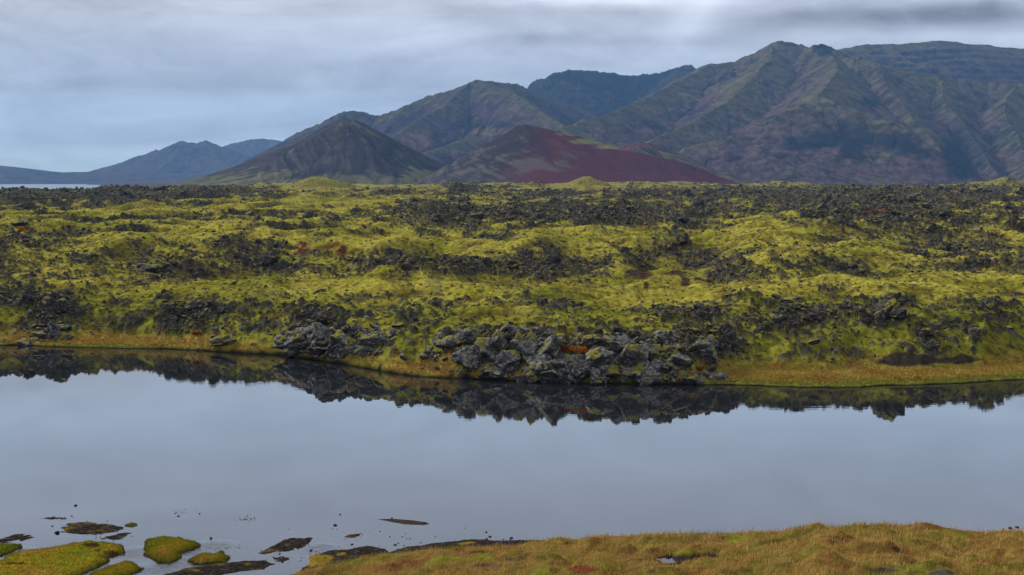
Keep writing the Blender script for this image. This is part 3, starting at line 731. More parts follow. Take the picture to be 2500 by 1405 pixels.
massif = [([(1640, 200, 6400), (1700, 167, 6200), (1718, 160, 6150), (1740, 157, 6100), (1780, 153, 6050), (1820, 137, 6000), (1845, 130, 6000), (1870, 115, 5950), (1905, 99, 5900), (1930, 102, 5900), (1960, 108, 5900), (1985, 116, 5850), (1998, 108, 5800), (2015, 107, 5800), (2030, 112, 5750), (2038, 124, 5700), (2060, 138, 5650)], .62, 1.35),
          ([(1730, 158, 6100), (1660, 195, 5800), (1590, 232, 5500), (1500, 268, 5200), (1420, 292, 4950), (1370, 320, 4750), (1330, 350, 4600)], .50, 1.4),
          ([(1890, 110, 5900), (1850, 185, 5450), (1780, 250, 5100), (1700, 300, 4850), (1600, 340, 4650)], .52, 1.35),
          ([(2010, 112, 5800), (2045, 155, 5350), (2020, 200, 4950), (2000, 233, 4600)], .62, 1.3),
          ([(2000, 233, 4600), (1950, 262, 4500), (1880, 292, 4420), (1780, 330, 4350), (1680, 360, 4300), (1600, 390, 4250), (1540, 415, 4200)], .58, 1.25),
          ([(2000, 233, 4600), (2040, 252, 4550), (2085, 268, 4480), (2150, 292, 4400), (2200, 318, 4320), (2250, 350, 4250), (2300, 392, 4180), (2340, 425, 4120), (2375, 452, 4080)], .66, 1.2),
          ([(2050, 140, 5650), (2100, 140, 5500), (2150, 156, 5400), (2210, 172, 5400), (2260, 185, 5400), (2300, 192, 5400), (2400, 199, 5400), (2460, 200, 5350), (2500, 206, 5300), (2700, 225, 5300), (2950, 240, 5300)], .66, 1.3),
          ([(2150, 156, 5400), (2175, 225, 5050), (2215, 290, 4800), (2270, 350, 4600), (2310, 385, 4500)], .7, 1.25),
          ([(2300, 192, 5400), (2320, 260, 5050), (2350, 320, 4800), (2400, 380, 4550), (2440, 425, 4380)], .7, 1.25),
          ([(2470, 202, 5350), (2460, 280, 4950), (2480, 340, 4700), (2520, 400, 4450), (2560, 440, 4300)], .68, 1.25),
          ([(2700, 225, 5300), (2640, 300, 4900), (2660, 380, 4500)], .68, 1.25)]
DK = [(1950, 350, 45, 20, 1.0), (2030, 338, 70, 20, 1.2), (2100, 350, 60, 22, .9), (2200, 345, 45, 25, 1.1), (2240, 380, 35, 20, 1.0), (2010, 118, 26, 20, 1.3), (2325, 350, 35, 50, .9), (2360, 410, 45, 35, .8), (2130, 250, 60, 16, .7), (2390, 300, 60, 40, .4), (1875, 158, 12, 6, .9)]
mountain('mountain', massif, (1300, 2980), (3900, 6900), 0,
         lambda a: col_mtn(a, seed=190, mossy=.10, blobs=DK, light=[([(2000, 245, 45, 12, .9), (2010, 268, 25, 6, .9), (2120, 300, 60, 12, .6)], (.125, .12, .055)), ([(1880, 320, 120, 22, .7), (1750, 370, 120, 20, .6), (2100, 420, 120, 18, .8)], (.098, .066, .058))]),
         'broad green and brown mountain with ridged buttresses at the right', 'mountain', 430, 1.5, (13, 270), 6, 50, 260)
mountain('mountain', [([(1900, 160, 7300), (1990, 135, 7200), (2045, 121, 7100), (2075, 115, 7050), (2110, 108, 7000), (2200, 107, 7000), (2250, 103, 7000), (2292, 100, 7000), (2330, 102, 7000), (2370, 108, 7000), (2425, 110, 7000), (2430, 113, 7000), (2500, 119, 7000), (2700, 135, 7000), (2950, 150, 7000)], .5, 1.3)],
         (1880, 2980), (5500, 7900), 0, lambda a: col_mtn(a, seed=200, mossy=-.05, scree=(.050, .036, .032), dark=(.018, .020, .025)),
         'flat topped layered plateau mountain behind the right massif', 'mountain', 260, 1.8, (16, 200), 3, 30, 270, strata=34)

# the cinder cones
def col_black(a):
    x, y = a['x'], a['y']; n2 = fbm(a['u'] / 16, a['d'] / 120, 4, 301); n3 = fbm(x / 30, y / 30, 4, 302); n1 = fbm(x / 120, y / 120, 3, 303)
    c = np.zeros(x.shape + (3,), f32) + np.array([.040, .037, .042], f32)
    c = mixc(c, (.068, .058, .058), sstep(-.1, .5, n2 + .3 * n1) * .8)
    c = mixc(c, (.026, .028, .036), sstep(0, .5, n2 + .5 * sstep(860, 960, a['px']) - .25))  # right flank painted darker, as the side turned from the light
    c = mixc(c, (.10, .098, .050), sstep(.2, .6, n2 * .7 + n3 * .6 + blob(a['px'], a['py'], [(900, 330, 30, 25, .3), (960, 370, 40, 30, .2), (860, 300, 30, 10, .5), (620, 425, 60, 12, .3)])) * .7)
    c = mixc(c, (.112, .110, .056), sstep(.15, .6, n3 * .9 + 1.0 * sstep(.42, .10, a['rel']) - .24) * .75)
    return c
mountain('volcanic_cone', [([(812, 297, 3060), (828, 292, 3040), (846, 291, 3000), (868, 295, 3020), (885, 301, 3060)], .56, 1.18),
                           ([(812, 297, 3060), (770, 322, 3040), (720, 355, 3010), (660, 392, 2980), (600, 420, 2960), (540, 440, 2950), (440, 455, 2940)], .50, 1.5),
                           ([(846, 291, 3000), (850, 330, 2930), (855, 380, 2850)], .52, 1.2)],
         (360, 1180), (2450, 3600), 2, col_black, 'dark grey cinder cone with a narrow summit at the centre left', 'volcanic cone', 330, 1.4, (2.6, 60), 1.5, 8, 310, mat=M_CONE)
def col_red(a):
    x, y = a['x'], a['y']; n2 = fbm(a['u'] / 14, a['d'] / 90, 4, 321); n3 = fbm(x / 40, y / 26, 4, 322); n1 = fbm(x / 130, y / 100, 3, 323)
    px, py = a['px'], a['py']
    c = np.zeros(x.shape + (3,), f32) + np.array([.092, .029, .032], f32)
    c = mixc(c, (.116, .033, .031), sstep(0, .6, n1 + .2 * n2 + .5 * blob(px, py, [(1380, 350, 60, 20, 1.)])) * .8)
    c = mixc(c, (.066, .027, .034), sstep(.1, .7, n1 + .05 * n2 + .6 * blob(px, py, [(1650, 420, 150, 30, .9)])) * .75)
    g = sstep(-70, 60, (1312 + (py - 310) * -.55) - px + 60 * n2 + 45 * n1)
    c = c + (mixc(np.zeros_like(c) + np.array([.034, .033, .036], f32), (.082, .078, .070), sstep(.05, .5, n2 * .6 + n3 * .7 + .25 * sstep(330, 440, py))) - c) * (g * .95)[..., None].astype(f32)
    c = mixc(c, (.115, .105, .085), sstep(.30, .62, n3 * .7 + n2 * .6 + .55 * blob(px, py, [(1330, 405, 70, 18, 1), (1240, 400, 90, 25, .6), (1400, 380, 40, 10, .8)])) * .55)
    c = mixc(c, (.165, .155, .045), sstep(.25, .7, blob(px, py, [(1392, 326, 40, 7, .9), (1440, 345, 45, 7, 1.2), (1490, 359, 36, 5, 1.0)]) * (1 + n3)))
    return c
mountain('volcanic_cone', [([(1262, 310, 2860), (1284, 305, 2850), (1300, 308, 2850), (1340, 328, 2860), (1400, 347, 2875), (1460, 358, 2885), (1530, 368, 2890), (1580, 376, 2890), (1640, 389, 2885), (1700, 408, 2880), (1760, 432, 2870), (1820, 455, 2860)], .56, 1.08),
                           ([(1292, 305, 2855), (1345, 317, 2930), (1400, 329, 2990), (1450, 344, 3010), (1500, 360, 2980), (1545, 370, 2900)], .56, 1.08)],
         (940, 1920), (2400, 3600), 2, col_red, 'black and crimson cinder cone with a sagging crest at the centre', 'volcanic cone', 330, 1.4, (.7, 60), 1.2, 8, 330, mat=M_RED)
def col_red2(a):
    x, y = a['x'], a['y']; n2 = fbm(a['u'] / 14, a['d'] / 90, 4, 341); n3 = fbm(x / 40, y / 40, 4, 342)
    c = np.zeros(x.shape + (3,), f32) + np.array([.062, .044, .042], f32)
    c = mixc(c, (.15, .14, .05), sstep(.0, .5, n2 + .3 * n3 - .3 * (a['rel'] - .5) + .12 + .35 * blob(a['px'], a['py'], [(1560, 372, 30, 12, 1), (1640, 400, 60, 14, .6)])) * .85)
    c = mixc(c, (.036, .034, .036), sstep(.1, .5, fbm(a['u'] / 11, a['d'] / 80, 3, 344)) * .85)
    c = mixc(c, (.085, .036, .036), sstep(.86, .97, a['rel']))
    return c
mountain('volcanic_cone', [([(1500, 362, 3500), (1530, 352, 3480), (1560, 348, 3460), (1590, 350, 3470), (1625, 362, 3480), (1680, 385, 3480), (1740, 412, 3480), (1800, 436, 3480), (1860, 448, 3480)], .5, 1.3)],
         (1420, 1960), (3000, 4000), 2, col_red2, 'smaller reddish streaked cone behind the right shoulder of the crimson one', 'volcanic cone', 200, 1.5, (2.5, 50), 1.2, 8, 350, mat=M_CONE)

# ------------------------------------------------------------------ islets and gravel bars in the near shallows
def sdf_poly(x, y, poly):
    d = np.full(x.shape, 1e9); ins = np.zeros(x.shape, bool); n = len(poly)
    for i in range(n):
        a, b = poly[i], poly[(i + 1) % n]; e = b - a
        t = np.clip(((x - a[0]) * e[0] + (y - a[1]) * e[1]) / (e @ e), 0, 1)
        d = np.minimum(d, np.hypot(x - a[0] - t * e[0], y - a[1] - t * e[1]))
        cr_ = ((a[1] > y) != (b[1] > y)) & (x < (b[0] - a[0]) * (y - a[1]) / (b[1] - a[1] + 1e-12) + a[0])
        ins ^= cr_
    return np.where(ins, d, -d)
def patch(name, pxpoly, height, rim, colour, mat, step, rough, label, cat, edge_noise=.12, group=None, kind=None):
    poly = np.array([G(a, b)[:2] for a, b in pxpoly]); lo, hi = poly.min(0) - .8, poly.max(0) + .8
    c0 = (lo + hi) / 2
    xs = np.arange(lo[0], hi[0], step); ys = np.arange(lo[1], hi[1], step); x, y = np.meshgrid(xs, ys)
    sd = sdf_poly(x, y, poly) + .10 + edge_noise * fbm(x / .7, y / 1.1, 3, 401) + edge_noise * .8 * fbm(x / 2.5, y / 3.5, 2, 402)
    z = np.where(sd > 0, height * (1 - np.exp(-np.maximum(sd, 0) / rim)), sd * .6) - .02
    z = z + rough * fbm(x / .35, y / .4, 3, 405) * sstep(0, .25, sd) + rough * 1.5 * fbm(x / 1.4, y / 1.6, 2, 406) * sstep(0, .5, sd)
    c = colour(x, y, sd)
    k = sd > -.35; keep = k[:-1, :-1] & k[1:, :-1] & k[:-1, 1:] & k[1:, 1:]
    v, fa, cc = compact(np.stack([x - c0[0], y - c0[1], z], -1).reshape(-1, 3), grid_faces(*x.shape, keep), c)
    o = mk(name, v, fa, mat, cc, loc=(c0[0], c0[1], 0)); tag(o, label, cat, group, kind)
    return o, x, y, z, sd, c0
def turf_col(x, y, sd, green=0.0):
    n = fbm(x / 2.2, y / 3.0, 3, 411); n2 = fbm(x / .6, y / .7, 3, 412)
    c = np.zeros(x.shape + (3,), f32) + np.array([.30, .245, .020], f32)
    c = mixc(c, (.34, .215, .042), sstep(0, .5, n + .4 * n2)); c = mixc(c, (.20, .225, .018), sstep(.0, .5, -n + .3 * n2 + green))
    c = mixc(c, (.115, .120, .012), (1 - sstep(.15, .8, sd)) * .7)
    qx, qy = proj(x, y, 0 * x)
    c = mixc(c, (.085, .048, .018), sstep(.4, .8, blob(qx, qy, [(225, 1342, 22, 6, 1.2), (265, 1356, 40, 4, 1.3), (30, 1388, 60, 3, 1.0)]) * (1 + n2)))
    c = mixc(c, (.045, .034, .013), 1 - sstep(.05, .26, sd + .1 * n2))
    return c
def grav_col(x, y, sd, weed=.0):
    n = fbm(x / .5, y / .6, 3, 421); n2 = fbm(x / 1.4, y / 1.0, 3, 422)
    c = np.zeros(x.shape + (3,), f32) + np.array([.026, .022, .018], f32)
    c = mixc(c, (.060, .052, .044), sstep(.05, .5, n)); c = mixc(c, (.13, .090, .012), sstep(.25, .6, n2 + weed) * .8)
    c = mixc(c, (.020, .018, .017), 1 - sstep(0, .12, sd))
    return c
ISLETS = [([(-190, 1400), (-120, 1372), (0, 1372), (20, 1357), (80, 1346), (150, 1336), (220, 1325), (255, 1327), (290, 1334), (300, 1343), (290, 1355), (258, 1364), (264, 1372), (240, 1386), (205, 1400), (150, 1425), (60, 1440), (-60, 1440)], .34, 0, 'largest grassy islet in the shallows, filling the corner below the gravel bars'),
          ([(352, 1332), (360, 1321), (395, 1317), (440, 1318), (470, 1326), (485, 1333), (470, 1344), (442, 1352), (432, 1366), (415, 1376), (390, 1372), (352, 1354), (364, 1344)], .36, .05, 'heart shaped mossy islet beside the stream riffles'),
          ([(460, 1371), (480, 1358), (498, 1353), (518, 1357), (538, 1349), (550, 1356), (553, 1365), (545, 1373), (520, 1377), (475, 1378)], .34, .15, 'small kidney shaped green islet right of the heart shaped one'),
          ([(215, 1408), (265, 1386), (308, 1374), (330, 1379), (348, 1389), (330, 1400), (290, 1412), (240, 1424)], .30, -.05, 'flat wedge of yellow turf below the heart shaped islet'),
          ([(-90, 1336), (0, 1330), (45, 1333), (51, 1340), (20, 1352), (0, 1359), (-80, 1366)], .30, .45, 'bright green turf islet cut off by the edge above the largest one'),
          ([(307, 1283), (318, 1280), (332, 1281), (334, 1284), (320, 1286)], .12, .4, 'tiny olive green islet at the tip of the weedy gravel bar')]
for (pg, hgt, gr, lab) in ISLETS:
    o, x, y, z, sd, c0 = patch('islet', pg, hgt * .75, .42, lambda x, y, sd, gr=gr: turf_col(x, y, sd, gr), M_ISLE, .045 if len(pg) < 16 else .06, .05, lab, 'islet', .26, 'grassy islets in the near shallows')
    fl = np.flatnonzero((sd > .05).ravel()); n = min(len(fl) * 2, int(len(fl) * .06 / .045 * 1.2) + 200); ii = RNG.choice(fl, n)
    p = np.stack([x.ravel()[ii] - c0[0] + RNG.uniform(-.03, .03, n), y.ravel()[ii] - c0[1] + RNG.uniform(-.03, .03, n), z.ravel()[ii]], -1)
    cc = turf_col(x.ravel()[ii], y.ravel()[ii], sd.ravel()[ii] + .1, gr) * RNG.uniform(.75, 1.3, (n, 1))
    tag(blades('grass', p, RNG.uniform(.03, .11, n), np.full(n, .022), cc, .35, parent=o), kind='stuff')
BARS = [([(148, 1292), (165, 1279), (190, 1276), (222, 1275), (265, 1280), (306, 1288), (286, 1299), (242, 1308), (190, 1305), (152, 1300)], .10, .32, 'weedy diamond shaped gravel bar with yellow tufts among the shallows'),
        ([(204, 1317), (250, 1312), (290, 1302), (334, 1297), (312, 1311), (299, 1318), (240, 1319)], .09, .0, 'thin dark gravel tongue between the weedy bar and the largest islet'),
        ([(-60, 1318), (0, 1316), (30, 1307), (72, 1300), (66, 1306), (85, 1312), (60, 1319), (30, 1327), (-60, 1328)], .08, .22, 'forked brown gravel bar just above the bright green islet'),
        ([(624, 1351), (660, 1336), (690, 1318), (720, 1313), (762, 1314), (750, 1328), (736, 1340), (690, 1347), (640, 1355)], .12, .02, 'broad leaf shaped gravel bar left of the beach'),
        ([(380, 1412), (450, 1390), (520, 1379), (600, 1369), (650, 1368), (668, 1378), (640, 1390), (560, 1400), (480, 1418), (380, 1430)], .14, .08, 'long black gravel bank below the small kidney shaped islet'),
        ([(664, 1362), (700, 1358), (706, 1368), (690, 1377), (673, 1369)], .09, .0, 'small triangular gravel patch just below the leaf shaped bar'),
        ([(842, 1312), (850, 1305), (886, 1302), (878, 1310), (860, 1316), (845, 1315)], .07, .1, 'small ragged gravel patch out from the beach'),
        ([(96, 1266), (130, 1262), (182, 1266), (150, 1270), (110, 1268)], .06, .0, 'farthest thin gravel streak, above the weedy bar'),
        ([(534, 1341), (560, 1335), (574, 1339), (555, 1344)], .06, .0, 'tiny gravel patch above the kidney shaped islet'),
        ([(426, 1253), (440, 1251), (456, 1250), (445, 1253)], .05, .1, 'hair thin weed streak alone on the open lake'),
        ([(584, 1271), (597, 1267), (610, 1267), (600, 1271)], .05, .1, 'short weed streak on the water above the riffles'),
        ([(918, 1268), (960, 1267), (1010, 1271), (1040, 1275), (1050, 1280), (1035, 1283), (990, 1281), (950, 1274)], .10, -.6, 'smooth spindle shaped bar of brown sand alone in the open water')]
for (pg, hgt, wd, lab) in BARS:
    sandy = wd < -.5
    patch('gravel_bar' if not sandy else 'sand_bar', pg, hgt, .5, (lambda x, y, sd, wd=wd: grav_col(x, y, sd, wd)) if not sandy else (lambda x, y, sd: np.zeros(x.shape + (3,), f32) + np.array([.050, .036, .030], f32)),
          M_GRAV, .05, .05 if not sandy else .01, lab, 'gravel bar' if not sandy else 'sand bar', .03 + .15 * min(1, (max(q[1] for q in pg) - min(q[1] for q in pg)) / 30) if not sandy else .04, None if sandy else 'gravel bars in the near shallows')
beach_pg = [(752, 1380), (756, 1358), (775, 1352), (800, 1345), (850, 1340), (900, 1334), (940, 1341), (950, 1348), (965, 1344), (1000, 1335), (1080, 1325), (1150, 1318), (1230, 1320), (1300, 1320), (1360, 1322), (1400, 1345), (1200, 1420), (760, 1440), (700, 1430)]
patch('beach', beach_pg, .30, 1.2, lambda x, y, sd: mixc(grav_col(x, y, sd, -.02), (.19, .125, .018), sstep(.35, .7, blob(*proj(x, y, 0 * x), [(770, 1372, 40, 14, 1.6), (845, 1345, 14, 5, 1.2), (1140, 1335, 20, 4, 1.5), (835, 1361, 12, 4, 1)]) + .35 * fbm(x / 1.2, y, 3, 431))),
      M_GRAV, .07, .05, 'black gravel beach with yellow moss under the grassy knoll', 'beach', .2, kind='structure')
log('islets')

# stones standing in the shallows
def lake_rock(px, py, wpx, label, group=None):
    g = G(px, py); r = math.hypot(g[0], g[1]); w = wpx / F * r * .40
    o = place_rock('lake_stone', (g[0], g[1], w * .25), (w * 1.1, w * 1.0, w * .62), RNG.uniform(0, 6.28), int(RNG.integers(18)), M_WETROCK)
    return tag(o, label, 'stone', group)
STONES = [(185, 1235, 8, 'outermost black stone, alone far out on the open water'), (435, 1261, 7, 'black stone just below the hair thin weed streak'), (487, 1255, 6, 'small black stone right of the hair thin weed streak'),
          (515, 1315, 9, 'flat black stone above the riffles by the heart shaped islet'), (818, 1283, 10, 'brown topped square stone, largest of those standing in open water'), (830, 1257, 6, 'small stone farther out than the square one'),
          (812, 1292, 4, 'pebble at the foot of the square stone'), (824, 1293, 4, 'second pebble at the foot of the square stone'), (860, 1330, 8, 'round black stone on the near edge of the beach spit'), (965, 1331, 9, 'round black stone where the two beaches meet'),
          (972, 1327, 4, 'pebble next to the round stone between the beaches'), (140, 1302, 12, 'dark pointed stone left of the weedy gravel bar'), (128, 1285, 5, 'small stone on the yellow weed thread left of the weedy bar'), (213, 1273, 4, 'pebble above the weedy gravel bar'), (262, 1273, 4, 'pebble above the right half of the weedy bar'),
          (957, 1266, 5, 'small stone touching the brown sand spindle'), (1187, 1300, 6, 'flat stone out in the water above the long beach'), (1196, 1311, 8, 'yellowish flat stone close to the long beach'), (1188, 1317, 9, 'dark flat stone at the top of the long beach'), (1229, 1318, 5, 'small black stone on the waterline of the long beach'),
          (1249, 1314, 9, 'paired black stone at the far end of the beach'), (1246, 1319, 8, 'lower of the paired black stones at the far end of the beach'), (951, 1311, 5, 'small stone right of the ragged gravel patch'), (982, 1311, 5, 'stone in line with the ragged patch, farther right'),
          (1001, 1316, 5, 'flat stone at the right end of a loose line of stones'), (993, 1316, 4, 'pebble in the loose line of stones off the beach'), (990, 1304, 4, 'pebble above the loose line of stones'), (928, 1298, 4, 'pebble out from the ragged gravel patch'), (1135, 1290, 4, 'lone pebble on open water above the long beach'), (1063, 1311, 4, 'lone pebble left of the long beach'),
          (604, 1260, 4, 'pebble above the short weed streak'), (612, 1267, 4, 'pebble at the right tip of the short weed streak'), (302, 1355, 6, 'wet stone in the stream right of the largest islet'), (683, 1353, 6, 'stone at the lower edge of the leaf shaped bar'), (760, 1345, 8, 'flat stone between the leaf shaped bar and the beach'), (706, 1293, 4, 'lone pebble far above the leaf shaped bar'),
          (2467, 1290, 10, 'black stone on the waterline at the far right behind the knoll'), (2484, 1288, 10, 'right hand black stone on the waterline behind the knoll'), (2450, 1293, 7, 'smallest black stone of the row behind the knoll')]
for s in STONES: lake_rock(*s, 'black stones standing in the shallows')
# pebbles too many to count round the bars
pv, pf, o_ = [], [], 0
for (pg, n, sprd) in [(b[0], 22, .7) for b in BARS if b[2] > -.5] + [(beach_pg[:15], 70, 1.0), (ISLETS[0][0][:9], 60, .5)]:
    q = np.array([G(a, b)[:2] for a, b in pg]); k = RNG.integers(0, len(q) - 1, n); t = RNG.uniform(0, 1, (n, 1))
    c = q[k] * (1 - t) + q[k + 1] * t + RNG.normal(0, sprd * .45, (n, 2)); rad = np.exp(RNG.normal(-3.9, .4, n))
    for m in range(n):
        a, b = protos1[m % 10]; pv.append(a * rad[m] * np.array([1.2, 1, .8]) + np.array([c[m, 0], c[m, 1], rad[m] * .25])); pf.append(b + o_); o_ += len(a)
tag(mk('pebbles', np.concatenate(pv), np.concatenate(pf), M_WETROCK, smooth=False), 'scattered wet black pebbles round the gravel bars and beach', 'pebbles', kind='stuff')

# ------------------------------------------------------------------ grassy knoll in front
crest_px = [(-600, 1560), (200, 1500), (560, 1432), (690, 1407), (760, 1388), (850, 1368), (950, 1352), (1040, 1344), (1100, 1340), (1250, 1333), (1290, 1330), (1340, 1320), (1380, 1323), (1450, 1313), (1520, 1309), (1600, 1305), (1750, 1302), (1860, 1300), (1905, 1299), (1940, 1293), (2000, 1286),
            (2080, 1288), (2150, 1285), (2230, 1286), (2300, 1289), (2340, 1294), (2400, 1297), (2500, 1297), (2800, 1300), (3200, 1330)]
cpx_ = np.array([c[0] for c in crest_px]); cpy_ = np.array([c[1] for c in crest_px])
def knoll(x, y):
    pxx = CX + F * x / np.maximum(y, 4) / 1.0
    th = np.clip(CX + F * x / np.maximum(y * cp + 10 * sp, 4), -600, 3200)
    Dc = np.interp(th, [-600, 700, 1100, 1500, 2000, 2500, 3200], [47, 46, 45, 44, 42, 41, 40])
    cyv = np.interp(th, cpx_, cpy_)
    v = (CY - cyv) / F; tan = (-sp + v * cp) / (cp + v * sp); zc = CAMZ + tan * Dc
    e = y - Dc
    z = zc + np.where(e < 0, -e * .115 - .0012 * e * e * 0, -e * .50 - .012 * e * e)
    z = np.where(e < 0, z, np.maximum(z, -1.0))
    n = fbm(x / 3.4, y / 3.4, 3, 501); n2 = fbm(x / .9, y / .9, 3, 502)
    hum = np.abs(fbm(x / 1.6, y / 1.9, 2, 503))
    hb_ = np.maximum(fbm(x / .95, y / 1.1, 2, 504), 0)
    cush = blob(th, y, [(1985, 41.0, 30, .7, .22), (2085, 41.2, 40, .8, .12), (2150, 41, 30, .8, .14), (2250, 40.6, 40, 1, .16), (2310, 40, 40, 1, .12), (1930, 41.0, 40, .8, .12), (1370, 44, 28, .8, .16), (1460, 43.5, 36, 1, .10), (1300, 44.5, 16, .6, .08)])
    return z + cush + (n * .30 + hum * .34 + hb_ * .30 - .12) * sstep(.6, -2.0, e) + n2 * .05, e, th
gx = np.concatenate([np.arange(-34, -8, .35), np.arange(-8, 19, .055), np.arange(19, 40, .35)]); gy = np.concatenate([np.arange(-25, 25, .8), np.arange(25, 50, .06), np.arange(50, 66, .4)])
X, Y = np.meshgrid(gx, gy); Z, E, PX = knoll(X, Y)
POOL = [(1640, 1366, 42, 9, 1.5), (1720, 1358, 50, 6, 1.0)]
BARE = [(1190, 1382, 60, 5, 1.2), (1255, 1368, 26, 6, 1.2), (2160, 1393, 40, 8, 1.0), (2300, 1400, 40, 8, 1.2)]
def knoll_col(x, y, z):
    n = fbm(x / 2.6, y / 3.2, 4, 511); n2 = fbm(x / .7, y / .8, 3, 512); n3 = fbm(x / 1.5, y / 2.4, 3, 513)
    px, py = proj(x, y, z)
    c = np.zeros(x.shape + (3,), f32) + np.array([.165, .105, .028], f32)
    c = mixc(c, (.105, .108, .016), sstep(-.05, .4, n + .3 * n2)); c = mixc(c, (.125, .050, .022), sstep(.1, .45, -n + .5 * n3) * .8)
    c = mixc(c, (.125, .145, .014), sstep(.25, .5, n3 + .3 * n2 + .5 * blob(px, py, [(2000, 1290, 40, 8, .8), (2240, 1300, 40, 8, .8), (1690, 1345, 60, 8, .7), (2060, 1288, 40, 6, .6)])))
    c = mixc(c, (.040, .026, .016), sstep(.28, .5, -n2 - .3 * n3) * .8)
    c = mixc(c, (.12, .030, .018), sstep(.35, .8, blob(px, py, [(1420, 1392, 40, 12, 1.2), (2420, 1375, 70, 8, .8)]) * (1 + n2)))
    c = mixc(c, (.050, .046, .044), sstep(.4, .8, blob(px, py, BARE) * (1 + n2)))
    c = mixc(c, (.038, .028, .026), sstep(.4, .8, blob(px, py, POOL) * (1 + n2)))
    return c
Z = Z - .12 * np.clip(blob(*proj(X, Y, Z), POOL), 0, 1)
tag(mk('grassy_knoll', np.stack([X, Y, Z], -1), grid_faces(*X.shape), M_FG, knoll_col(X, Y, Z)), 'grassy heath knoll in front of the lake at the lower right', 'knoll', kind='structure')
N = 330000
yy = 28 + 19 * RNG.uniform(0, 1, N) ** 1.15; xx = yy * (RNG.uniform(560, 2640, N) - CX) / F * 1.03
zz, ee, tt = knoll(xx, yy); fp = proj(xx, yy, zz)
dens = .55 + .9 * fbm(xx / 1.8, yy / 2.2, 3, 521) + .4 * fbm(xx / .5, yy / .5, 2, 522)
ok = (ee < .6) & (fp[1] < 1440) & (RNG.uniform(0, 1, N) < np.clip(dens, .06, 1)) & (blob(fp[0], fp[1], POOL + BARE) < .55)
xx, yy, zz = xx[ok], yy[ok], zz[ok]; n = len(xx)
t1 = fbm(xx / 2.3, yy / 2.9, 3, 531); t2 = fbm(xx / .8, yy / 1.0, 3, 532)
gc = np.zeros((n, 3), f32) + np.array([.36, .230, .066], f32)
gc = mixc(gc, (.135, .138, .020), sstep(.08, .45, t1 + .5 * t2)); gc = mixc(gc, (.20, .075, .026), sstep(.12, .45, -t1 + .6 * t2) * .85)
gc = mixc(gc, (.26, .050, .025), sstep(.3, .8, blob(fp[0][ok], fp[1][ok], [(1420, 1392, 40, 12, 1.2), (2420, 1375, 70, 8, .8)])) * (RNG.uniform(0, 1, n) < .6))
gc = mixc(gc, (.40, .285, .10), (RNG.uniform(0, 1, n) < .22) * .8)
gc = gc * RNG.uniform(.9, 1.75, (n, 1))
hgt = RNG.uniform(.03, .13, n) * (1 + .9 * t1) + (RNG.uniform(0, 1, n) < .07) * RNG.uniform(.04, .16, n)
tag(blades('grass', np.stack([xx, yy, zz], -1), np.clip(hgt, .03, .4), RNG.uniform(.006, .013, n), gc, .30), 'straw coloured and green grass covering the near knoll', 'grass', kind='stuff')
log('knoll grass', n)
# little rain pool on the knoll
pg = G(1640, 1368, 0)
d = ray(1640, 1370); k = np.linspace(20, 60, 4000); zz_, _, _ = knoll(d[0] / d[1] * k, k); hit = np.argmax(CAMZ + d[2] / d[1] * k < zz_ - .08); pc_ = np.array([d[0] / d[1] * k[hit], k[hit]])
an = np.linspace(0, 2 * math.pi, 40, endpoint=False); rad = 1 + .2 * np.sin(3 * an + 1) + .12 * np.sin(5 * an)
ring = np.stack([pc_[0] + .42 * rad * np.cos(an), pc_[1] + .26 * rad * np.sin(an)], -1); kz = knoll(ring[:, 0], ring[:, 1])[0].min() - .02
vv = np.concatenate([np.column_stack([ring, np.full(40, kz)]), [[pc_[0], pc_[1], kz]]]); ff = np.array([[i, (i + 1) % 40, 40] for i in range(40)])
tag(mk('puddle_water', vv, ff, M_PUDDLE), 'small rain puddle in bare soil on the grassy knoll', 'puddle', kind='structure')

# ------------------------------------------------------------------ labels for the rocks
rows_ = {}
def bandname(px, py, fam):
    if fam == 'crag':
        if px < 640: return 'on the low far bank at the left'
        if px < 900: return 'in the grey outcrop left of the main crags'
        if px < 1060: return 'on the mossy slope between the two crag groups'
        if px < 1320: return 'in the left third of the main shore crags'
        if px < 1510: return 'in the middle of the main shore crags'
        if px < 1800: return 'in the right third of the main shore crags'
        return 'above the brown soil scar on the far shore'
    col = 'left edge' if px < 420 else 'left' if px < 850 else 'middle left' if px < 1250 else 'middle right' if px < 1660 else 'right' if px < 2080 else 'right edge'
    row = 'on the slope just above the shore' if py > 775 else 'on the bright moss behind the shore slope' if py > 690 else 'among the mid field hummocks' if py > 600 else 'in the far dark clinker belt' if py > 510 else 'near the skyline of the lava'
    return row + ', ' + col
for rec in ROCK_OBJS: rows_.setdefault(bandname(rec[1], rec[2], rec[4]), []).append(rec)
ORD = ['first', 'second', 'third', 'fourth', 'fifth', 'sixth', 'seventh', 'eighth', 'ninth', 'tenth', 'eleventh', 'twelfth', 'thirteenth', 'fourteenth', 'fifteenth', 'sixteenth', 'seventeenth', 'eighteenth', 'nineteenth', 'twentieth',
       'twenty-first', 'twenty-second', 'twenty-third', 'twenty-fourth', 'twenty-fifth', 'twenty-sixth', 'twenty-seventh', 'twenty-eighth', 'twenty-ninth', 'thirtieth']
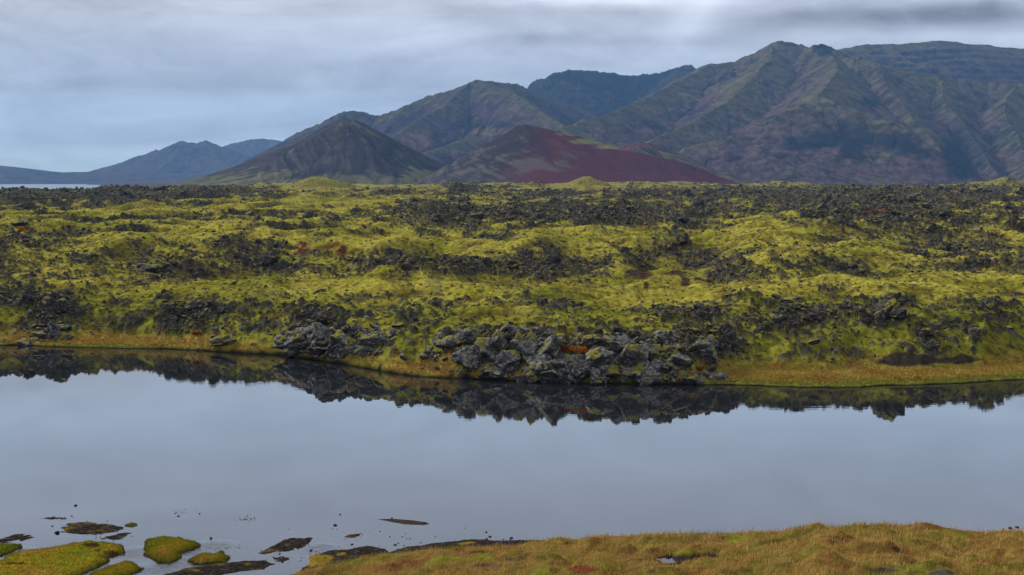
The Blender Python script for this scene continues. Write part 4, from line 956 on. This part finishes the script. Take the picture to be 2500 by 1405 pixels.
for where, lst in rows_.items():
    lst.sort(key=lambda q: q[1]); big = max(lst, key=lambda q: q[3])
    for i, q in enumerate(lst):
        sx_, sy_, sz_ = q[0].scale; k_ = sz_ / (.5 * (sx_ + sy_))
        noun = ('tall ' if k_ > 1.0 else 'flat ' if k_ < .68 else '') + ('grey crag' if q[4] == 'crag' else 'dark boulder')
        if q is big: lab = 'largest %s %s' % (noun, where)
        else: lab = '%s %s, %s from left' % (noun, where, ORD[min(i, 29)])
        tag(q[0], lab, 'crag' if q[4] == 'crag' else 'boulder', 'grey crags along the far shore' if q[4] == 'crag' else 'dark boulders on the mossy lava')

# ------------------------------------------------------------------ air
hb = np.array([[x, y, z] for z in (SEAZ - 6, 790) for y in (-120, 13900) for x in (-9500, 9500)])
m = bpy.data.materials.new('haze_air'); m.use_nodes = True; nt = m.node_tree; nt.nodes.clear()
out = nt.nodes.new('ShaderNodeOutputMaterial'); vol = nt.nodes.new('ShaderNodeVolumePrincipled'); nt.links.new(vol.outputs[0], out.inputs['Volume'])
vol.inputs['Color'].default_value = (.24, .52, 1.0, 1); vol.inputs['Density'].default_value = 4.0e-5; vol.inputs['Anisotropy'].default_value = .1
hz = mk('haze', hb, np.array([[0, 2, 3, 1], [4, 5, 7, 6], [0, 1, 5, 4], [2, 6, 7, 3], [0, 4, 6, 2], [1, 3, 7, 5]]), m, smooth=False)
tag(hz, 'thin blue haze in the air over lake and mountains', 'haze', kind='stuff')

# ------------------------------------------------------------------ sky and sun
SUN_EL, SUN_AZ = math.radians(33), math.radians(-52)      # from the left, a little ahead
w = bpy.data.worlds.new('World'); SC.world = w; w.use_nodes = True
t = NT(w.node_tree); t.n.clear()
out = t.node('ShaderNodeOutputWorld'); bg = t.node('ShaderNodeBackground'); t.l.new(bg.outputs[0], out.inputs[0])
sky = t.node('ShaderNodeTexSky', sky_type='NISHITA', sun_disc=False, sun_elevation=SUN_EL, sun_rotation=SUN_AZ, air_density=1.2, dust_density=2.0)
dirv = t.node('ShaderNodeTexCoord').outputs['Generated']
X_, Y_, Z_ = t.sep(dirv)
yy_ = t.math('MAXIMUM', Y_, .08); u = t.math('DIVIDE', X_, yy_); v = t.math('DIVIDE', Z_, yy_)
front = t.ramp(Y_, .1, .5)
st = t.vmul(dirv, (2.6, 2.6, 11.0)); n1 = t.noise(st, 2.0, 8, .6, 1.1); n2 = t.noise(t.vmul(dirv, (1.3, 1.3, 30.0)), 1.7, 5, .5, .4); n3 = t.noise(dirv, 9.0, 5, .6, .3)
cr = t.node('ShaderNodeValToRGB'); t.l.new(t.math('MULTIPLY', Z_, 1.0), cr.inputs[0])
els = cr.color_ramp.elements
stops = [(0.0, (.60, .76, .83)), (.012, (.58, .73, .83)), (.03, (.51, .63, .79)), (.075, (.50, .59, .74)), (.12, (.62, .67, .79)), (.155, (.74, .95, 1.24)), (.19, (.71, .87, 1.12)), (.24, (.69, .79, 1.00)), (.36, (.74, .76, .86)), (1.0, (.62, .63, .70))]
els[0].position, els[0].color = stops[0][0], (*stops[0][1], 1); els[1].position, els[1].color = stops[-1][0], (*stops[-1][1], 1)
for p_, c_ in stops[1:-1]:
    e = els.new(p_); e.color = (*c_, 1)
def lens(u0, v0, a, b, tilt=0.0):
    du = t.math('SUBTRACT', u, u0); dv = t.math('SUBTRACT', t.math('SUBTRACT', v, v0), t.math('MULTIPLY', du, tilt))
    dv = t.math('ADD', dv, t.math('MULTIPLY', t.math('SUBTRACT', n1, .5), b * 1.1))
    q = t.math('ADD', t.math('POWER', t.math('ABSOLUTE', t.math('DIVIDE', du, a)), 2), t.math('POWER', t.math('ABSOLUTE', t.math('DIVIDE', dv, b)), 2))
    return t.math('MULTIPLY', t.math('EXPONENT', t.math('MULTIPLY', q, -1)), front)
def U(px): return (px - 1250) / F
def VV(py): return (HZ - py) / F
br = t.math('ADD', t.ramp(n1, .3, .72, .84, 1.18), t.ramp(n2, .3, .7, -.03, .03))
br = t.math('ADD', br, t.ramp(t.noise(t.vmul(dirv, (1, 1, 2.6)), 14.0, 6, .62, .8), .3, .7, -.075, .075))
for (px, py, a, b, tl, s) in [(2300, 44, 430, 34, .02, -.52), (2480, 20, 200, 40, 0, -.12), (1900, 62, 150, 22, .25, -.22), (1480, 106, 330, 15, .0, -.20), (1560, 40, 200, 18, -.05, -.14), (1330, 92, 160, 10, .05, -.12), (850, 160, 130, 14, .06, -.12), (700, 215, 420, 9, 0, -.06),
                              (100, 215, 380, 16, .03, -.13), (60, 60, 240, 70, 0, -.10), (300, 375, 600, 16, 0, .10), (500, 70, 170, 22, -.1, .12), (1000, 110, 260, 26, .1, .10), (1440, 2, 260, 18, 0, .55), (1690, 46, 80, 50, .5, .38), (1250, 140, 300, 26, 0, .08), (850, 22, 210, 18, .1, -.14), (1130, 40, 160, 12, .1, -.08), (2300, 96, 330, 14, 0, .16), (1750, 130, 120, 30, .3, .10)]:
    br = t.math('ADD', br, t.math('MULTIPLY', lens(U(px), VV(py), a / F, b / F, tl), s))
br = t.math('MULTIPLY_ADD', t.math('SUBTRACT', br, 1.0), t.ramp(Z_, .125, .165, 1.0, .42), 1.0)      # higher cloud is an even sheet
cmb = t.node('ShaderNodeCombineXYZ')
for i in range(3): t.l.new(br, cmb.inputs[i])
cloud = t.mix(1.0, cr.outputs[0], cmb.outputs[0], 'MULTIPLY')
cl10 = t.vmul(cloud, (10.4, 10.1, 9.75))
t.l.new(t.mix(.93, sky.outputs[0], cl10), bg.inputs['Color']); bg.inputs['Strength'].default_value = .1

sd_ = bpy.data.lights.new('sun', 'SUN'); sd_.energy = 4.0; sd_.angle = math.radians(12); sd_.color = (1, .95, .87)
so = bpy.data.objects.new('sun', sd_); COL.objects.link(so)
sv = Vector((math.sin(SUN_AZ) * math.cos(SUN_EL), math.cos(SUN_AZ) * math.cos(SUN_EL), math.sin(SUN_EL)))
so.rotation_euler = sv.to_track_quat('Z', 'Y').to_euler(); so.location = (-60, 20, 80)

# ------------------------------------------------------------------ camera
cd = bpy.data.cameras.new('camera'); cam = bpy.data.objects.new('camera', cd); COL.objects.link(cam); SC.camera = cam
cd.lens = 50.0 * F / 3472.2; cd.sensor_width = 36.0; cd.sensor_fit = 'HORIZONTAL'; cd.clip_start = .5; cd.clip_end = 40000
cam.location = (0, 0, CAMZ); cam.rotation_euler = (math.pi / 2 - PITCH, 0, 0)
vs = SC.view_settings; vs.view_transform = 'Standard'; vs.look = 'None'; vs.gamma = 1; vs.exposure = 0.0
SC.render.filter_size = 1.0
try: vs.use_curve_mapping = False
except Exception: pass
cy_ = SC.cycles; cy_.use_denoising = True; cy_.denoiser = 'OPENIMAGEDENOISE'; cy_.denoising_input_passes = 'RGB_ALBEDO_NORMAL'; cy_.denoising_prefilter = 'ACCURATE'; cy_.max_bounces = 5; cy_.diffuse_bounces = 2; cy_.glossy_bounces = 2; cy_.volume_bounces = 0; cy_.transmission_bounces = 2
cy_.caustics_reflective = False; cy_.caustics_refractive = False
log('done')
